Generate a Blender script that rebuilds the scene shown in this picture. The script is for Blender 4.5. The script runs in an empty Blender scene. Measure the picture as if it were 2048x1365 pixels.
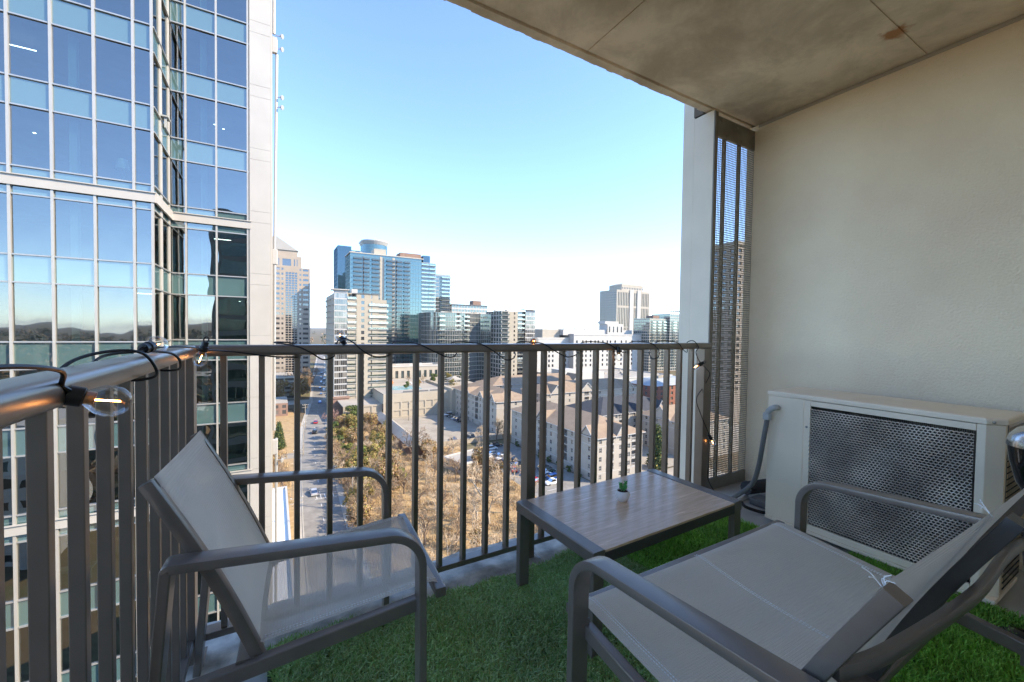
import bpy, math, random
import numpy as np
from mathutils import Vector, Matrix
PI = math.pi
rnd = random.Random(7)
sc = bpy.context.scene
C = sc.collection

# ------------------------------------------------------------------ camera
YAW, PITCH, ROLL = [math.radians(a) for a in (29.90137, -1.48829, 0.82406)]
fw = Vector((math.sin(YAW)*math.cos(PITCH), math.cos(YAW)*math.cos(PITCH), math.sin(PITCH)))
r0 = Vector((math.cos(YAW), -math.sin(YAW), 0)); u0 = r0.cross(fw)
ri = r0*math.cos(ROLL)+u0*math.sin(ROLL); up = u0*math.cos(ROLL)-r0*math.sin(ROLL)
cam = bpy.data.cameras.new('camera'); cam.sensor_width = 36; cam.lens = 827.67/2048*36
cam.clip_start = 0.02; cam.clip_end = 40000
co = bpy.data.objects.new('camera', cam); C.objects.link(co)
m = Matrix.Identity(4)
for i in range(3):
    m[i][0] = ri[i]; m[i][1] = up[i]; m[i][2] = -fw[i]
m[0][3], m[1][3], m[2][3] = 0, 0, 1.15
co.matrix_world = m
sc.camera = co
# ------------------------------------------------------------------ sky, sun, exposure
SUN = Vector((1.10, -0.90, 1.0)).normalized()          # towards the sun: behind us, to the right
w = bpy.data.worlds.new('World'); sc.world = w; w.use_nodes = True
nt = w.node_tree; nt.nodes.clear()
sky = nt.nodes.new('ShaderNodeTexSky'); sky.sky_type = 'NISHITA'; sky.sun_disc = False
sky.sun_elevation = math.asin(SUN.z); sky.sun_rotation = math.atan2(SUN.x, SUN.y)
sky.altitude = 2800; sky.air_density = 1.0; sky.dust_density = 0.1; sky.ozone_density = 3.0
bg = nt.nodes.new('ShaderNodeBackground'); bg.inputs[1].default_value = 0.15
wo = nt.nodes.new('ShaderNodeOutputWorld')
nt.links.new(sky.outputs[0], bg.inputs[0]); nt.links.new(bg.outputs[0], wo.inputs[0])
sl = bpy.data.lights.new('sun', 'SUN'); sl.energy = 2.5; sl.angle = math.radians(0.53); sl.color = (1.0, 0.85, 0.64)
so = bpy.data.objects.new('sun', sl); C.objects.link(so); so.location = (60, -50, 120)
so.rotation_euler = SUN.to_track_quat('Z', 'Y').to_euler()
vs = sc.view_settings; vs.view_transform = 'Standard'; vs.look = 'None'; vs.gamma = 1; vs.use_curve_mapping = False
vs.exposure = 1.98
sc.render.engine = 'CYCLES'
cy = sc.cycles
cy.max_bounces = 10; cy.diffuse_bounces = 5; cy.glossy_bounces = 4; cy.transmission_bounces = 6; cy.transparent_max_bounces = 16
cy.caustics_reflective = False; cy.caustics_refractive = False; cy.sample_clamp_indirect = 6
try:
    cy.use_denoising = True; cy.denoiser = 'OPENIMAGEDENOISE'
except Exception: pass

# ------------------------------------------------------------------ materials
MATS = {}
def pm(name, base, rough=.6, metal=0., var=.12, scale=4., bump=0., bscale=None, spec=.5, detail=4., dist=None):
    if name in MATS: return MATS[name]
    mt = bpy.data.materials.new(name); mt.use_nodes = True; n = mt.node_tree; b = n.nodes['Principled BSDF']
    b.inputs['Roughness'].default_value = rough; b.inputs['Metallic'].default_value = metal
    b.inputs['Specular IOR Level'].default_value = spec
    tc = n.nodes.new('ShaderNodeTexCoord')
    nz = n.nodes.new('ShaderNodeTexNoise'); nz.inputs['Scale'].default_value = scale; nz.inputs['Detail'].default_value = detail
    n.links.new(tc.outputs['Object'], nz.inputs['Vector'])
    cr = n.nodes.new('ShaderNodeValToRGB')
    cr.color_ramp.elements[0].position = .3; cr.color_ramp.elements[1].position = .7
    cr.color_ramp.elements[0].color = [max(0, c*(1-var)) for c in base]+[1]
    cr.color_ramp.elements[1].color = [min(1, c*(1+var)) for c in base]+[1]
    n.links.new(nz.outputs['Fac'], cr.inputs['Fac']); n.links.new(cr.outputs['Color'], b.inputs['Base Color'])
    if bump:
        n2 = n.nodes.new('ShaderNodeTexNoise'); n2.inputs['Scale'].default_value = bscale or scale*6; n2.inputs['Detail'].default_value = 4
        n.links.new(tc.outputs['Object'], n2.inputs['Vector'])
        bp = n.nodes.new('ShaderNodeBump'); bp.inputs['Strength'].default_value = bump; bp.inputs['Distance'].default_value = dist or .01
        n.links.new(n2.outputs['Fac'], bp.inputs['Height']); n.links.new(bp.outputs[0], b.inputs['Normal'])
    MATS[name] = mt
    return mt
def N(mt): return mt.node_tree, mt.node_tree.nodes['Principled BSDF']
def emit(name, col, s):
    mt = bpy.data.materials.new(name); mt.use_nodes = True; n, b = N(mt)
    b.inputs['Base Color'].default_value = (*col, 1); b.inputs['Emission Color'].default_value = (*col, 1); b.inputs['Emission Strength'].default_value = s
    return mt
def glassmix(name, tint, refl, rtint=(1, 1, 1), rough=.0, wav=0., wscale=.5, diffuse=None, fres=True, vary=None):
    """window glass: a tinted see-through (or opaque) layer under a mirror layer"""
    mt = bpy.data.materials.new(name); mt.use_nodes = True; n = mt.node_tree; n.nodes.clear()
    out = n.nodes.new('ShaderNodeOutputMaterial'); mx = n.nodes.new('ShaderNodeMixShader')
    if diffuse is None:
        a = n.nodes.new('ShaderNodeBsdfTransparent'); a.inputs[0].default_value = (*tint, 1)
    else:
        a = n.nodes.new('ShaderNodeBsdfDiffuse'); a.inputs[0].default_value = (*diffuse, 1)
    g = n.nodes.new('ShaderNodeBsdfGlossy'); g.inputs[0].default_value = (*rtint, 1); g.inputs['Roughness'].default_value = rough
    if fres:
        lw = n.nodes.new('ShaderNodeLayerWeight'); lw.inputs[0].default_value = .3
        mr = n.nodes.new('ShaderNodeMapRange'); mr.inputs[3].default_value = refl; mr.inputs[4].default_value = min(1, refl+.45)
        n.links.new(lw.outputs['Fresnel'], mr.inputs[0]); n.links.new(mr.outputs[0], mx.inputs[0])
    else: mx.inputs[0].default_value = refl
    n.links.new(a.outputs[0], mx.inputs[1]); n.links.new(g.outputs[0], mx.inputs[2]); n.links.new(mx.outputs[0], out.inputs[0])
    if vary:      # drawn blinds behind some of the panes
        ov = n.nodes.new('ShaderNodeObjectInfo'); cv = n.nodes.new('ShaderNodeValToRGB'); cv.color_ramp.interpolation = 'CONSTANT'
        cv.color_ramp.elements[0].color = (*diffuse, 1); cv.color_ramp.elements[1].position = .72; cv.color_ramp.elements[1].color = (*vary, 1)
        e_ = cv.color_ramp.elements.new(.4); e_.color = (*[q*1.8 for q in diffuse], 1)
        n.links.new(ov.outputs['Random'], cv.inputs[0]); n.links.new(cv.outputs[0], a.inputs[0])
    if wav:
        tc = n.nodes.new('ShaderNodeTexCoord'); ge = n.nodes.new('ShaderNodeNewGeometry')
        oi = n.nodes.new('ShaderNodeObjectInfo')
        va = n.nodes.new('ShaderNodeVectorMath'); va.operation = 'ADD'
        sc_ = n.nodes.new('ShaderNodeVectorMath'); sc_.operation = 'SCALE'; sc_.inputs['Scale'].default_value = 40
        n.links.new(oi.outputs['Random'], sc_.inputs[0])
        n.links.new(ge.outputs['Position'], va.inputs[0]); n.links.new(sc_.outputs[0], va.inputs[1])
        nz = n.nodes.new('ShaderNodeTexNoise'); nz.inputs['Scale'].default_value = wscale; nz.inputs['Detail'].default_value = 1
        n.links.new(va.outputs[0], nz.inputs['Vector'])
        bp = n.nodes.new('ShaderNodeBump'); bp.inputs['Strength'].default_value = 1; bp.inputs['Distance'].default_value = wav
        n.links.new(nz.outputs['Fac'], bp.inputs['Height']); n.links.new(bp.outputs[0], g.inputs['Normal'])
    return mt

M = {}
M['frame'] = pm('frame_powder_coat', (.060, .058, .056), .42, .0, .06, 30, .15, 900, .5, dist=.0004)
M['frame_lt'] = pm('furniture_frame', (.21, .18, .155), .32, .4, .06, 20, .1, 900, .5, dist=.0004)
M['rail'] = pm('railing_paint', (.24, .20, .165), .30, .55, .08, 12, .1, 600, .5, dist=.0003)
M['rail_side'] = M['rail']
M['clad'] = pm('clad_panel', (.88, .765, .60), .45, .0, .05, 3, .05, 200, .4, dist=.0005)
M['clad_tower'] = pm('tower_clad', (.46, .43, .385), .45, .1, .06, .6, 0)
M['galv'] = pm('galvanised', (.30, .29, .26), .35, .8, .2, 8)
M['screen'] = pm('screen_metal', (.27, .245, .205), .5, .3, .1, 20)
M['white_metal'] = pm('ac_paint', (.93, .785, .60), .42, 0, .07, 3, .08, 120, .4, dist=.0006)
M['black'] = pm('black_plastic', (.012, .012, .013), .42, 0, .1, 40)
M['dark'] = pm('dark_cavity', (.018, .017, .016), .8, 0, .2, 10)
M['conduit'] = pm('conduit_grey', (.16, .16, .16), .5, 0, .1, 10)
M['conduit_lt'] = pm('conduit_light', (.45, .45, .43), .45, 0, .1, 10)
M['chrome'] = pm('chrome', (.55, .55, .54), .18, 1, .02, 5)
M['gloss_black'] = pm('gloss_black', (.01, .01, .01), .06, 0, .02, 5)
M['white'] = pm('white_plastic', (.75, .74, .72), .4, 0, .04, 8)
M['ceramic'] = pm('ceramic', (.75, .72, .70), .35, 0, .05, 40)
M['soil'] = pm('soil', (.06, .035, .02), .9, 0, .5, 200, .6, 400, .2, dist=.002)
M['succulent'] = pm('succulent', (.10, .33, .08), .5, 0, .25, 80)
M['expanded'] = pm('expanded_metal', (.60, .53, .44), .62, .25, .35, 7)
M['filament'] = emit('filament', (1.0, .40, .10), 16)
M['bulb'] = glassmix('bulb_glass', (.97, .97, .96), .04, (1, 1, 1), .0)
def fabric(name, col, tr):
    mt = pm(name, col, .75, 0, .05, 6, 0, spec=.3)
    n, b = N(mt)
    tc = n.nodes.new('ShaderNodeTexCoord')
    def wave(axis):
        wv = n.nodes.new('ShaderNodeTexWave'); wv.bands_direction = axis; wv.inputs['Scale'].default_value = 48; wv.inputs['Distortion'].default_value = .3
        n.links.new(tc.outputs['UV'], wv.inputs['Vector']); return wv
    a, c = wave('X'), wave('Y')
    ad = n.nodes.new('ShaderNodeMath'); ad.operation = 'ADD'
    n.links.new(a.outputs['Fac'], ad.inputs[0]); n.links.new(c.outputs['Fac'], ad.inputs[1])
    bp = n.nodes.new('ShaderNodeBump'); bp.inputs['Strength'].default_value = .5; bp.inputs['Distance'].default_value = .002
    n.links.new(ad.outputs[0], bp.inputs['Height']); n.links.new(bp.outputs[0], b.inputs['Normal'])
    t = n.nodes.new('ShaderNodeBsdfTransparent'); mx = n.nodes.new('ShaderNodeMixShader'); mx.inputs[0].default_value = tr
    tl = n.nodes.new('ShaderNodeBsdfTranslucent'); tl.inputs[0].default_value = (*col, 1); m2 = n.nodes.new('ShaderNodeMixShader'); m2.inputs[0].default_value = .25
    out = n.nodes['Material Output']
    n.links.new(b.outputs[0], m2.inputs[1]); n.links.new(tl.outputs[0], m2.inputs[2])
    n.links.new(m2.outputs[0], mx.inputs[1]); n.links.new(t.outputs[0], mx.inputs[2]); n.links.new(mx.outputs[0], out.inputs[0])
    return mt
M['sling'] = fabric('sling_mesh', (.88, .79, .675), .17)
M['sling_d'] = fabric('sling_dense', (.88, .79, .675), .04)
M['thread'] = pm('thread', (.9, .88, .85), .7, 0, .05, 50)

# ------------------------------------------------------------------ mesh helpers
class MB:
    def __init__(s): s.v = []; s.f = []; s.mi = []; s.k = 0
    def add(s, vs, fs):
        o = len(s.v); s.v += [tuple(p) for p in vs]; s.f += [tuple(i+o for i in q) for q in fs]; s.mi += [s.k]*len(fs)
    def quad(s, a, b, c, d): s.add((a, b, c, d), ((0, 1, 2, 3),))
    def box(s, x0, x1, y0, y1, z0, z1):
        s.add([(x0, y0, z0), (x1, y0, z0), (x1, y1, z0), (x0, y1, z0), (x0, y0, z1), (x1, y0, z1), (x1, y1, z1), (x0, y1, z1)],
              [(0, 3, 2, 1), (4, 5, 6, 7), (0, 1, 5, 4), (1, 2, 6, 5), (2, 3, 7, 6), (3, 0, 4, 7)])
    def bar(s, a, b, wv, hv):
        """box from a to b with half-extent vectors wv, hv"""
        a, b, wv, hv = Vector(a), Vector(b), Vector(wv), Vector(hv)
        q = [a-wv-hv, a+wv-hv, a+wv+hv, a-wv+hv, b-wv-hv, b+wv-hv, b+wv+hv, b-wv+hv]
        s.add(q, [(0, 1, 2, 3), (7, 6, 5, 4), (0, 4, 5, 1), (1, 5, 6, 2), (2, 6, 7, 3), (3, 7, 4, 0)])
    def tube(s, path, r, n=8, caps=True):
        path = [Vector(p) for p in path]; rr = r if hasattr(r, '__len__') else [r]*len(path)
        vs, fs = [], []; ref = None
        for i, p in enumerate(path):
            t = (path[min(i+1, len(path)-1)]-path[max(i-1, 0)]).normalized()
            if ref is None: ref = Vector((0, 0, 1)) if abs(t.z) < .9 else Vector((1, 0, 0))
            a = t.cross(ref)
            if a.length < 1e-4: a = t.orthogonal()
            a.normalize(); b = a.cross(t); ref = b
            for k in range(n):
                an = 2*PI*k/n; vs.append(p+(a*math.cos(an)+b*math.sin(an))*rr[i])
        for i in range(len(path)-1):
            for k in range(n):
                fs.append((i*n+k, i*n+(k+1) % n, (i+1)*n+(k+1) % n, (i+1)*n+k))
        if caps: fs.append(tuple(range(n))[::-1]); fs.append(tuple((len(path)-1)*n+k for k in range(n)))
        s.add(vs, fs)
    def sweep(s, path, side, wd, ht, r=.004, n=3):
        """rounded rectangle (wd along side, ht across) swept along a path"""
        prof = []
        for cx, cz, a0 in ((wd/2-r, ht/2-r, 0), (-wd/2+r, ht/2-r, PI/2), (-wd/2+r, -ht/2+r, PI), (wd/2-r, -ht/2+r, 1.5*PI)):
            for k in range(n): a = a0+PI/2*k/(n-1); prof.append((cx+r*math.cos(a), cz+r*math.sin(a)))
        path = [Vector(p) for p in path]; S = Vector(side).normalized(); P = len(prof); vs, fs = [], []
        for i, p in enumerate(path):
            t1 = (path[i]-path[i-1]).normalized() if i else (path[1]-path[0]).normalized()
            t2 = (path[i+1]-path[i]).normalized() if i < len(path)-1 else t1
            t = (t1+t2).normalized(); k = 1/max(.3, t.dot(t2))
            sd = (S-t*S.dot(t)).normalized(); nn = t.cross(sd)
            for a, b in prof: vs.append(p+sd*a+nn*b*k)
        for i in range(len(path)-1):
            for k in range(P): fs.append((i*P+k, i*P+(k+1) % P, (i+1)*P+(k+1) % P, (i+1)*P+k))
        fs.append(tuple(range(P))[::-1]); fs.append(tuple((len(path)-1)*P+k for k in range(P)))
        s.add(vs, fs)
    def lathe(s, prof, c=(0, 0, 0), n=24, ax=None, up=None):
        c = Vector(c); az = Vector(ax).normalized() if ax else Vector((0, 0, 1)); a = az.orthogonal().normalized(); b = az.cross(a); P = len(prof)
        vs = [c+az*h+(a*math.cos(2*PI*k/n)+b*math.sin(2*PI*k/n))*r for r, h in prof for k in range(n)]
        fs = [(i*n+k, i*n+(k+1) % n, (i+1)*n+(k+1) % n, (i+1)*n+k) for i in range(P-1) for k in range(n)]
        fs.append(tuple(range(n))[::-1]); fs.append(tuple((P-1)*n+k for k in range(n)))
        s.add(vs, fs)
    def mesh(s, name, mats, smooth=False):
        me = bpy.data.meshes.new(name); me.from_pydata(s.v, [], s.f)
        for mt in (mats if isinstance(mats, (list, tuple)) else [mats]): me.materials.append(mt)
        if any(s.mi): me.polygons.foreach_set('material_index', s.mi)
        if smooth: me.polygons.foreach_set('use_smooth', [True]*len(me.polygons))
        me.update(); return me
    def obj(s, name, mats, parent=None, smooth=False, bevel=0, angle=None):
        me = s.mesh(name, mats, smooth); o = bpy.data.objects.new(name, me); C.objects.link(o)
        if parent is not None: o.parent = parent
        if bevel:
            md = o.modifiers.new('bevel', 'BEVEL'); md.width = bevel; md.segments = 2; md.limit_method = 'ANGLE'; md.angle_limit = .6
        if smooth:
            me.set_sharp_from_angle(angle=angle or .7)
        return o
def tag(o, label=None, cat=None, group=None, kind=None):
    if label: o['label'] = label
    if cat: o['category'] = cat
    if group: o['group'] = group
    if kind: o['kind'] = kind
    return o
def thing(name, label, cat, loc=(0, 0, 0), rz=0, group=None):
    o = bpy.data.objects.new(name, None); C.objects.link(o); o.location = loc; o.rotation_euler = (0, 0, rz); o.empty_display_size = .2
    return tag(o, label, cat, group)
def struct(o): o['kind'] = 'structure'; return o
def inst(name, me, parent=None, loc=(0, 0, 0), rot=(0, 0, 0), scale=None):
    o = bpy.data.objects.new(name, me); C.objects.link(o)
    if parent is not None: o.parent = parent
    o.location = loc; o.rotation_euler = rot
    if scale: o.scale = scale if hasattr(scale, '__len__') else (scale,)*3
    return o
def copy_tree(o, parent=None):
    c = o.copy(); C.objects.link(c); c.parent = parent
    for ch in list(o.children): copy_tree(ch, c)
    return c
def fillet(pts, radii, n=8):
    pts = [Vector(p) for p in pts]; out = [pts[0]]
    for i in range(1, len(pts)-1):
        r = radii[i-1]; a = (pts[i-1]-pts[i]).normalized(); b = (pts[i+1]-pts[i]).normalized()
        th = a.angle(b); d = r/math.tan(th/2); p0 = pts[i]+a*d; p1 = pts[i]+b*d
        c = pts[i]+(a+b).normalized()*(r/math.sin(th/2))
        for k in range(n+1):
            v = (p0-c).lerp(p1-c, k/n) if n == 0 else None
            e0 = (p0-c); e1 = (p1-c); ang = e0.angle(e1); t = k/n
            v = (e0*math.sin((1-t)*ang)+e1*math.sin(t*ang))/math.sin(ang); out.append(c+v)
    out.append(pts[-1]); return out
def spline(pts, n=8):
    P = [Vector(p) for p in pts]; P = [P[0]*2-P[1]]+P+[P[-1]*2-P[-2]]; out = []
    for i in range(1, len(P)-2):
        for k in range(n):
            t = k/n; a, b, c, d = P[i-1:i+3]
            out.append(.5*((2*b)+(c-a)*t+(2*a-5*b+4*c-d)*t*t+(3*b-a-3*c+d)*t**3))
    out.append(P[-2]); return out

# ================================================================== BALCONY
YF = 1.72; XL = -.24; XW = 3.2; CZ = 2.74; GZ = -43.5
def concrete(name, base, warm=False):
    mt = pm(name, base, .85, 0, .18, 1.3, .35, 38, .25, dist=.004)
    n, b = N(mt)
    return mt
M['ceil'] = concrete('ceiling_concrete', (.84, .715, .545))
n, b = N(M['ceil'])     # blotches, scratches and one rust stain
tc = n.nodes.new('ShaderNodeTexCoord'); base = b.inputs['Base Color'].links[0].from_socket
n2 = n.nodes.new('ShaderNodeTexNoise'); n2.inputs['Scale'].default_value = 2.6; n2.inputs['Detail'].default_value = 11; n2.inputs['Roughness'].default_value = .68; n2.inputs['Distortion'].default_value = .3
n.links.new(tc.outputs['Object'], n2.inputs['Vector'])
r2 = n.nodes.new('ShaderNodeValToRGB'); r2.color_ramp.elements[0].position = .40; r2.color_ramp.elements[0].color = (.66, .63, .58, 1); r2.color_ramp.elements[1].position = .60; r2.color_ramp.elements[1].color = (1, 1, 1, 1)
n.links.new(n2.outputs['Fac'], r2.inputs['Fac'])
mu = n.nodes.new('ShaderNodeMix'); mu.data_type = 'RGBA'; mu.blend_type = 'MULTIPLY'; mu.inputs[0].default_value = .75
n.links.new(base, mu.inputs[6]); n.links.new(r2.outputs[0], mu.inputs[7])
vd = n.nodes.new('ShaderNodeVectorMath'); vd.operation = 'DISTANCE'; vd.inputs[1].default_value = (2.83, .93, CZ)
ns = n.nodes.new('ShaderNodeTexNoise'); ns.inputs['Scale'].default_value = 22; ns.inputs['Detail'].default_value = 6
n.links.new(tc.outputs['Object'], ns.inputs['Vector'])
vm = n.nodes.new('ShaderNodeVectorMath'); vm.operation = 'MULTIPLY_ADD'; vm.inputs[1].default_value = (.16, .10, 0); vm.inputs[2].default_value = (-.08, -.05, 0)
n.links.new(ns.outputs['Color'], vm.inputs[0]); va = n.nodes.new('ShaderNodeVectorMath'); va.operation = 'ADD'
n.links.new(tc.outputs['Object'], va.inputs[0]); n.links.new(vm.outputs[0], va.inputs[1]); n.links.new(va.outputs[0], vd.inputs[0])
mr = n.nodes.new('ShaderNodeMapRange'); mr.inputs[1].default_value = .035; mr.inputs[2].default_value = .07; mr.inputs[3].default_value = .8; mr.inputs[4].default_value = 0
n.links.new(vd.outputs['Value'], mr.inputs[0])
mo = n.nodes.new('ShaderNodeMix'); mo.data_type = 'RGBA'; mo.inputs[7].default_value = (.42, .15, .03, 1)
n.links.new(mr.outputs[0], mo.inputs[0]); n.links.new(mu.outputs[2], mo.inputs[6]); n.links.new(mo.outputs[2], b.inputs['Base Color'])
M['floorc'] = concrete('floor_concrete', (.46, .44, .40))
M['stucco'] = pm('stucco', (.97, .78, .56), .9, 0, .08, 1.9, 1.0, 85, .2, detail=9, dist=.007)

# ceiling slab with a drip groove near its edge and two formwork joints
mb = MB()
EY = 1.945; GA, GB = 1.868, 1.892
xs = [-.45, 1.537, 1.545, 3.6]; ys = [-.6, .898, .906, GA]
for i in range(3):
    for j in range(3):
        z = CZ if i != 1 and j != 1 else CZ+.006
        mb.box(xs[i], xs[i+1], ys[j], ys[j+1], z, CZ+.2)
mb.box(-.45, 3.6, GA, GB, CZ+.018, CZ+.2)
N_ = 90                                             # ragged outer lip
prev = None
for k in range(N_):
    xa, xb = -.45+4.05*k/N_, -.45+4.05*(k+1)/N_
    e = EY+rnd.uniform(-.004, .004)
    mb.box(xa, xb, GB, e, CZ+rnd.uniform(0, .002), CZ+.2)
struct(mb.obj('ceiling', M['ceil']))
# floor slab
mb = MB(); mb.box(-.34, 3.6, -.6, 1.935, -.2, 0); struct(mb.obj('floor', M['floorc'], bevel=.01))
# raised, stained pour along the front edge
mb = MB(); nx = 60
for k in range(nx):
    xa, xb = -.33+2.85*k/nx, -.33+2.85*(k+1)/nx
    ha, hb = [.014+.006*math.sin(x*9)+.004*math.sin(x*23+1) for x in (xa, xb)]
    ya, yb = [1.655+.02*math.sin(x*6.1)+.012*math.sin(x*17) for x in (xa, xb)]
    mb.add([(xa, ya-.02, .001), (xb, yb-.02, .001), (xb, yb+.02, hb), (xa, ya+.02, ha), (xb, 1.925, hb), (xa, 1.925, ha)], [(0, 1, 2, 3), (3, 2, 4, 5)])
struct(mb.obj('floor_edge_mortar', pm('mortar', (.56, .51, .44), .9, 0, .45, 11, .6, 60, .2, dist=.006), smooth=True))
# side wall with plaster stop bead under the ceiling
mb = MB(); mb.box(XW, XW+.25, -.6, 1.93, 0.001, CZ-.001); struct(mb.obj('wall_side', M['stucco']))
mb = MB(); mb.box(XW-.006, XW, -.6, 1.84, CZ-.022, CZ-.002); struct(mb.obj('wall_side_trim', pm('bead', (.52, .45, .36), .7, 0, .05, 3)))
# wall behind the camera with a sliding glass door
mb = MB(); mb.box(-.34, .2, -.75, -.45, 0.001, CZ-.001); mb.box(2.4, XW, -.75, -.45, 0.001, CZ-.001); mb.box(.2, 2.4, -.75, -.45, 2.35, CZ-.001)
struct(mb.obj('wall_back', M['stucco']))
dr = thing('sliding_door', 'dark framed sliding glass door in the wall behind the terrace', 'door', (1.3, -.5, 0))
for i, x in enumerate((-1.09, -.02, 1.04)):
    mb = MB(); mb.box(x, x+.05, -.03, .03, .02, 2.34); mb.obj('stile', M['frame'], dr)
for x0, x1 in ((-1.04, -.02), (.03, 1.04)):
    mb = MB(); mb.box(x0, x1, -.006, .006, .06, 2.3); mb.obj('pane', glassmix('door_bounce_glass', (.5, .5, .5), .06, diffuse=(.85, .74, .58)), dr)  # unseen pale backing added to the panes to bounce light into the balcony
for z in (.02, 2.3):
    mb = MB(); mb.box(-1.04, 1.04, -.028, .028, z, z+.04); mb.obj('rail', M['frame'], dr)

# ---------------------------------------------------------------- railings
def top_rail(mb, a, b, side):
    mb.sweep([a, b], side, .062, .038, .012, 5)
fr = thing('balcony_railing', 'dark bronze metal railing along the front edge, towards the city', 'railing', (0, YF, 0))
mb = MB(); top_rail(mb, (XL-.045, .012, 1.066), (2.495, .012, 1.066), (0, 1, 0)); mb.obj('top_rail', M['rail'], fr, smooth=True)
mb = MB(); mb.sweep([(XL-.01, .02, .086), (2.49, .02, .086)], (0, 1, 0), .052, .024, .002); mb.obj('bottom_rail', M['rail'], fr)
mb = MB(); mb.sweep([(0, 0, .098), (0, 0, 1.048)], (1, 0, 0), .019, .034, .0015); bal = mb.mesh('baluster', M['rail'])
for k in range(11): inst('baluster', bal, fr, (-.1515+.1131*k, .019, 0))
for k in range(11): inst('baluster', bal, fr, (1.1885+.1150*k, .019, 0))
mb = MB(); mb.sweep([(0, 0, .0), (0, 0, 1.048)], (1, 0, 0), .05, .06, .002); mb.box(-.05, .05, -.05, .05, 0, .012); pst = mb.mesh('post', M['rail'])
for x in (1.106, 2.462): inst('post', pst, fr, (x, .022, 0))
lr = thing('balcony_railing', 'dark bronze metal railing on the side facing the glass tower', 'railing', (XL, 0, 0))
mb = MB(); top_rail(mb, (-.012, -.44, 1.066), (-.012, YF+.043, 1.066), (1, 0, 0)); mb.obj('top_rail', M['rail'], lr, smooth=True)
mb = MB(); mb.sweep([(-.02, -.44, .086), (-.02, YF-.004, .086)], (1, 0, 0), .052, .024, .002); mb.obj('bottom_rail', M['rail'], lr)
mb = MB(); mb.sweep([(0, 0, .098), (0, 0, 1.048)], (1, 0, 0), .019, .019, .0015); bal2 = mb.mesh('baluster', M['rail'])
for k in range(18): inst('baluster', bal2, lr, (-.0105, .7283+.1127*(k-9), 0))
inst('post', pst, lr, (-.015, YF+.012, 0)); 

# ---------------------------------------------------------------- right end: clad fin, perforated screen
fin = thing('corner_fin', 'pale metal clad fin closing the end of the balcony beside the mesh screen', 'fin', (2.70, 1.88, 0))
mb = MB(); mb.box(-.005, .035, -.012, .146, -.4, 2.728); mb.obj('inner_panel', M['clad'], fin, bevel=.003)
mb = MB(); mb.box(.0, .05, .149, .245, -.8, 3.4); mb.obj('outer_panel', M['clad'], fin, bevel=.003)
mb = MB(); mb.box(-.004, .033, -.02, -.0125, .0, 2.72); mb.obj('edge_strip', pm('fin_edge', (.22, .20, .17), .5, .2, .1, 5), fin)
mb = MB(); mb.box(-.01, .25, .075, .148, 2.736, 3.35); mb.obj('soffit_cap', pm('soffit_dark', (.16, .13, .10), .8), fin)
scn = thing('perforated_screen', 'tall square-mesh metal screen between the pale fin and the plaster wall', 'screen', (2.735, 1.875, 0))
mb = MB(); pit = .0165; wv = .0058
nx, nz = int(.462/pit), int(2.46/pit)
for k in range(nx+1): mb.box(k*pit-wv/2, k*pit+wv/2, -.001, .0, .09, .09+nz*pit)
for k in range(nz+1): mb.box(0, nx*pit, -.0022, -.0012, .09+k*pit-wv/2, .09+k*pit+wv/2)
tag(mb.obj('mesh_sheet', M['screen'], scn), kind='stuff')
for x in (.115, .29):
    mb = MB(); mb.box(x-.009, x+.009, .002, .024, .0, 2.70); mb.obj('upright', M['screen'], scn)
mb = MB(); mb.box(0, .464, -.006, .012, 2.555, 2.70); mb.obj('top_plate', M['galv'], scn)
mb = MB(); mb.box(0, .464, -.006, .012, 0.001, .086); mb.obj('bottom_plate', M['screen'], scn)
for x, z in ((.06, 2.67), (.115, 2.58), (.24, 2.67), (.29, 2.58), (.43, 2.66)):
    mb = MB(); mb.lathe([(.008, 0), (.008, .004), (.004, .007)], (x, -.006, z), 8, (0, -1, 0)); mb.obj('bolt', M['galv'], scn)

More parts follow.
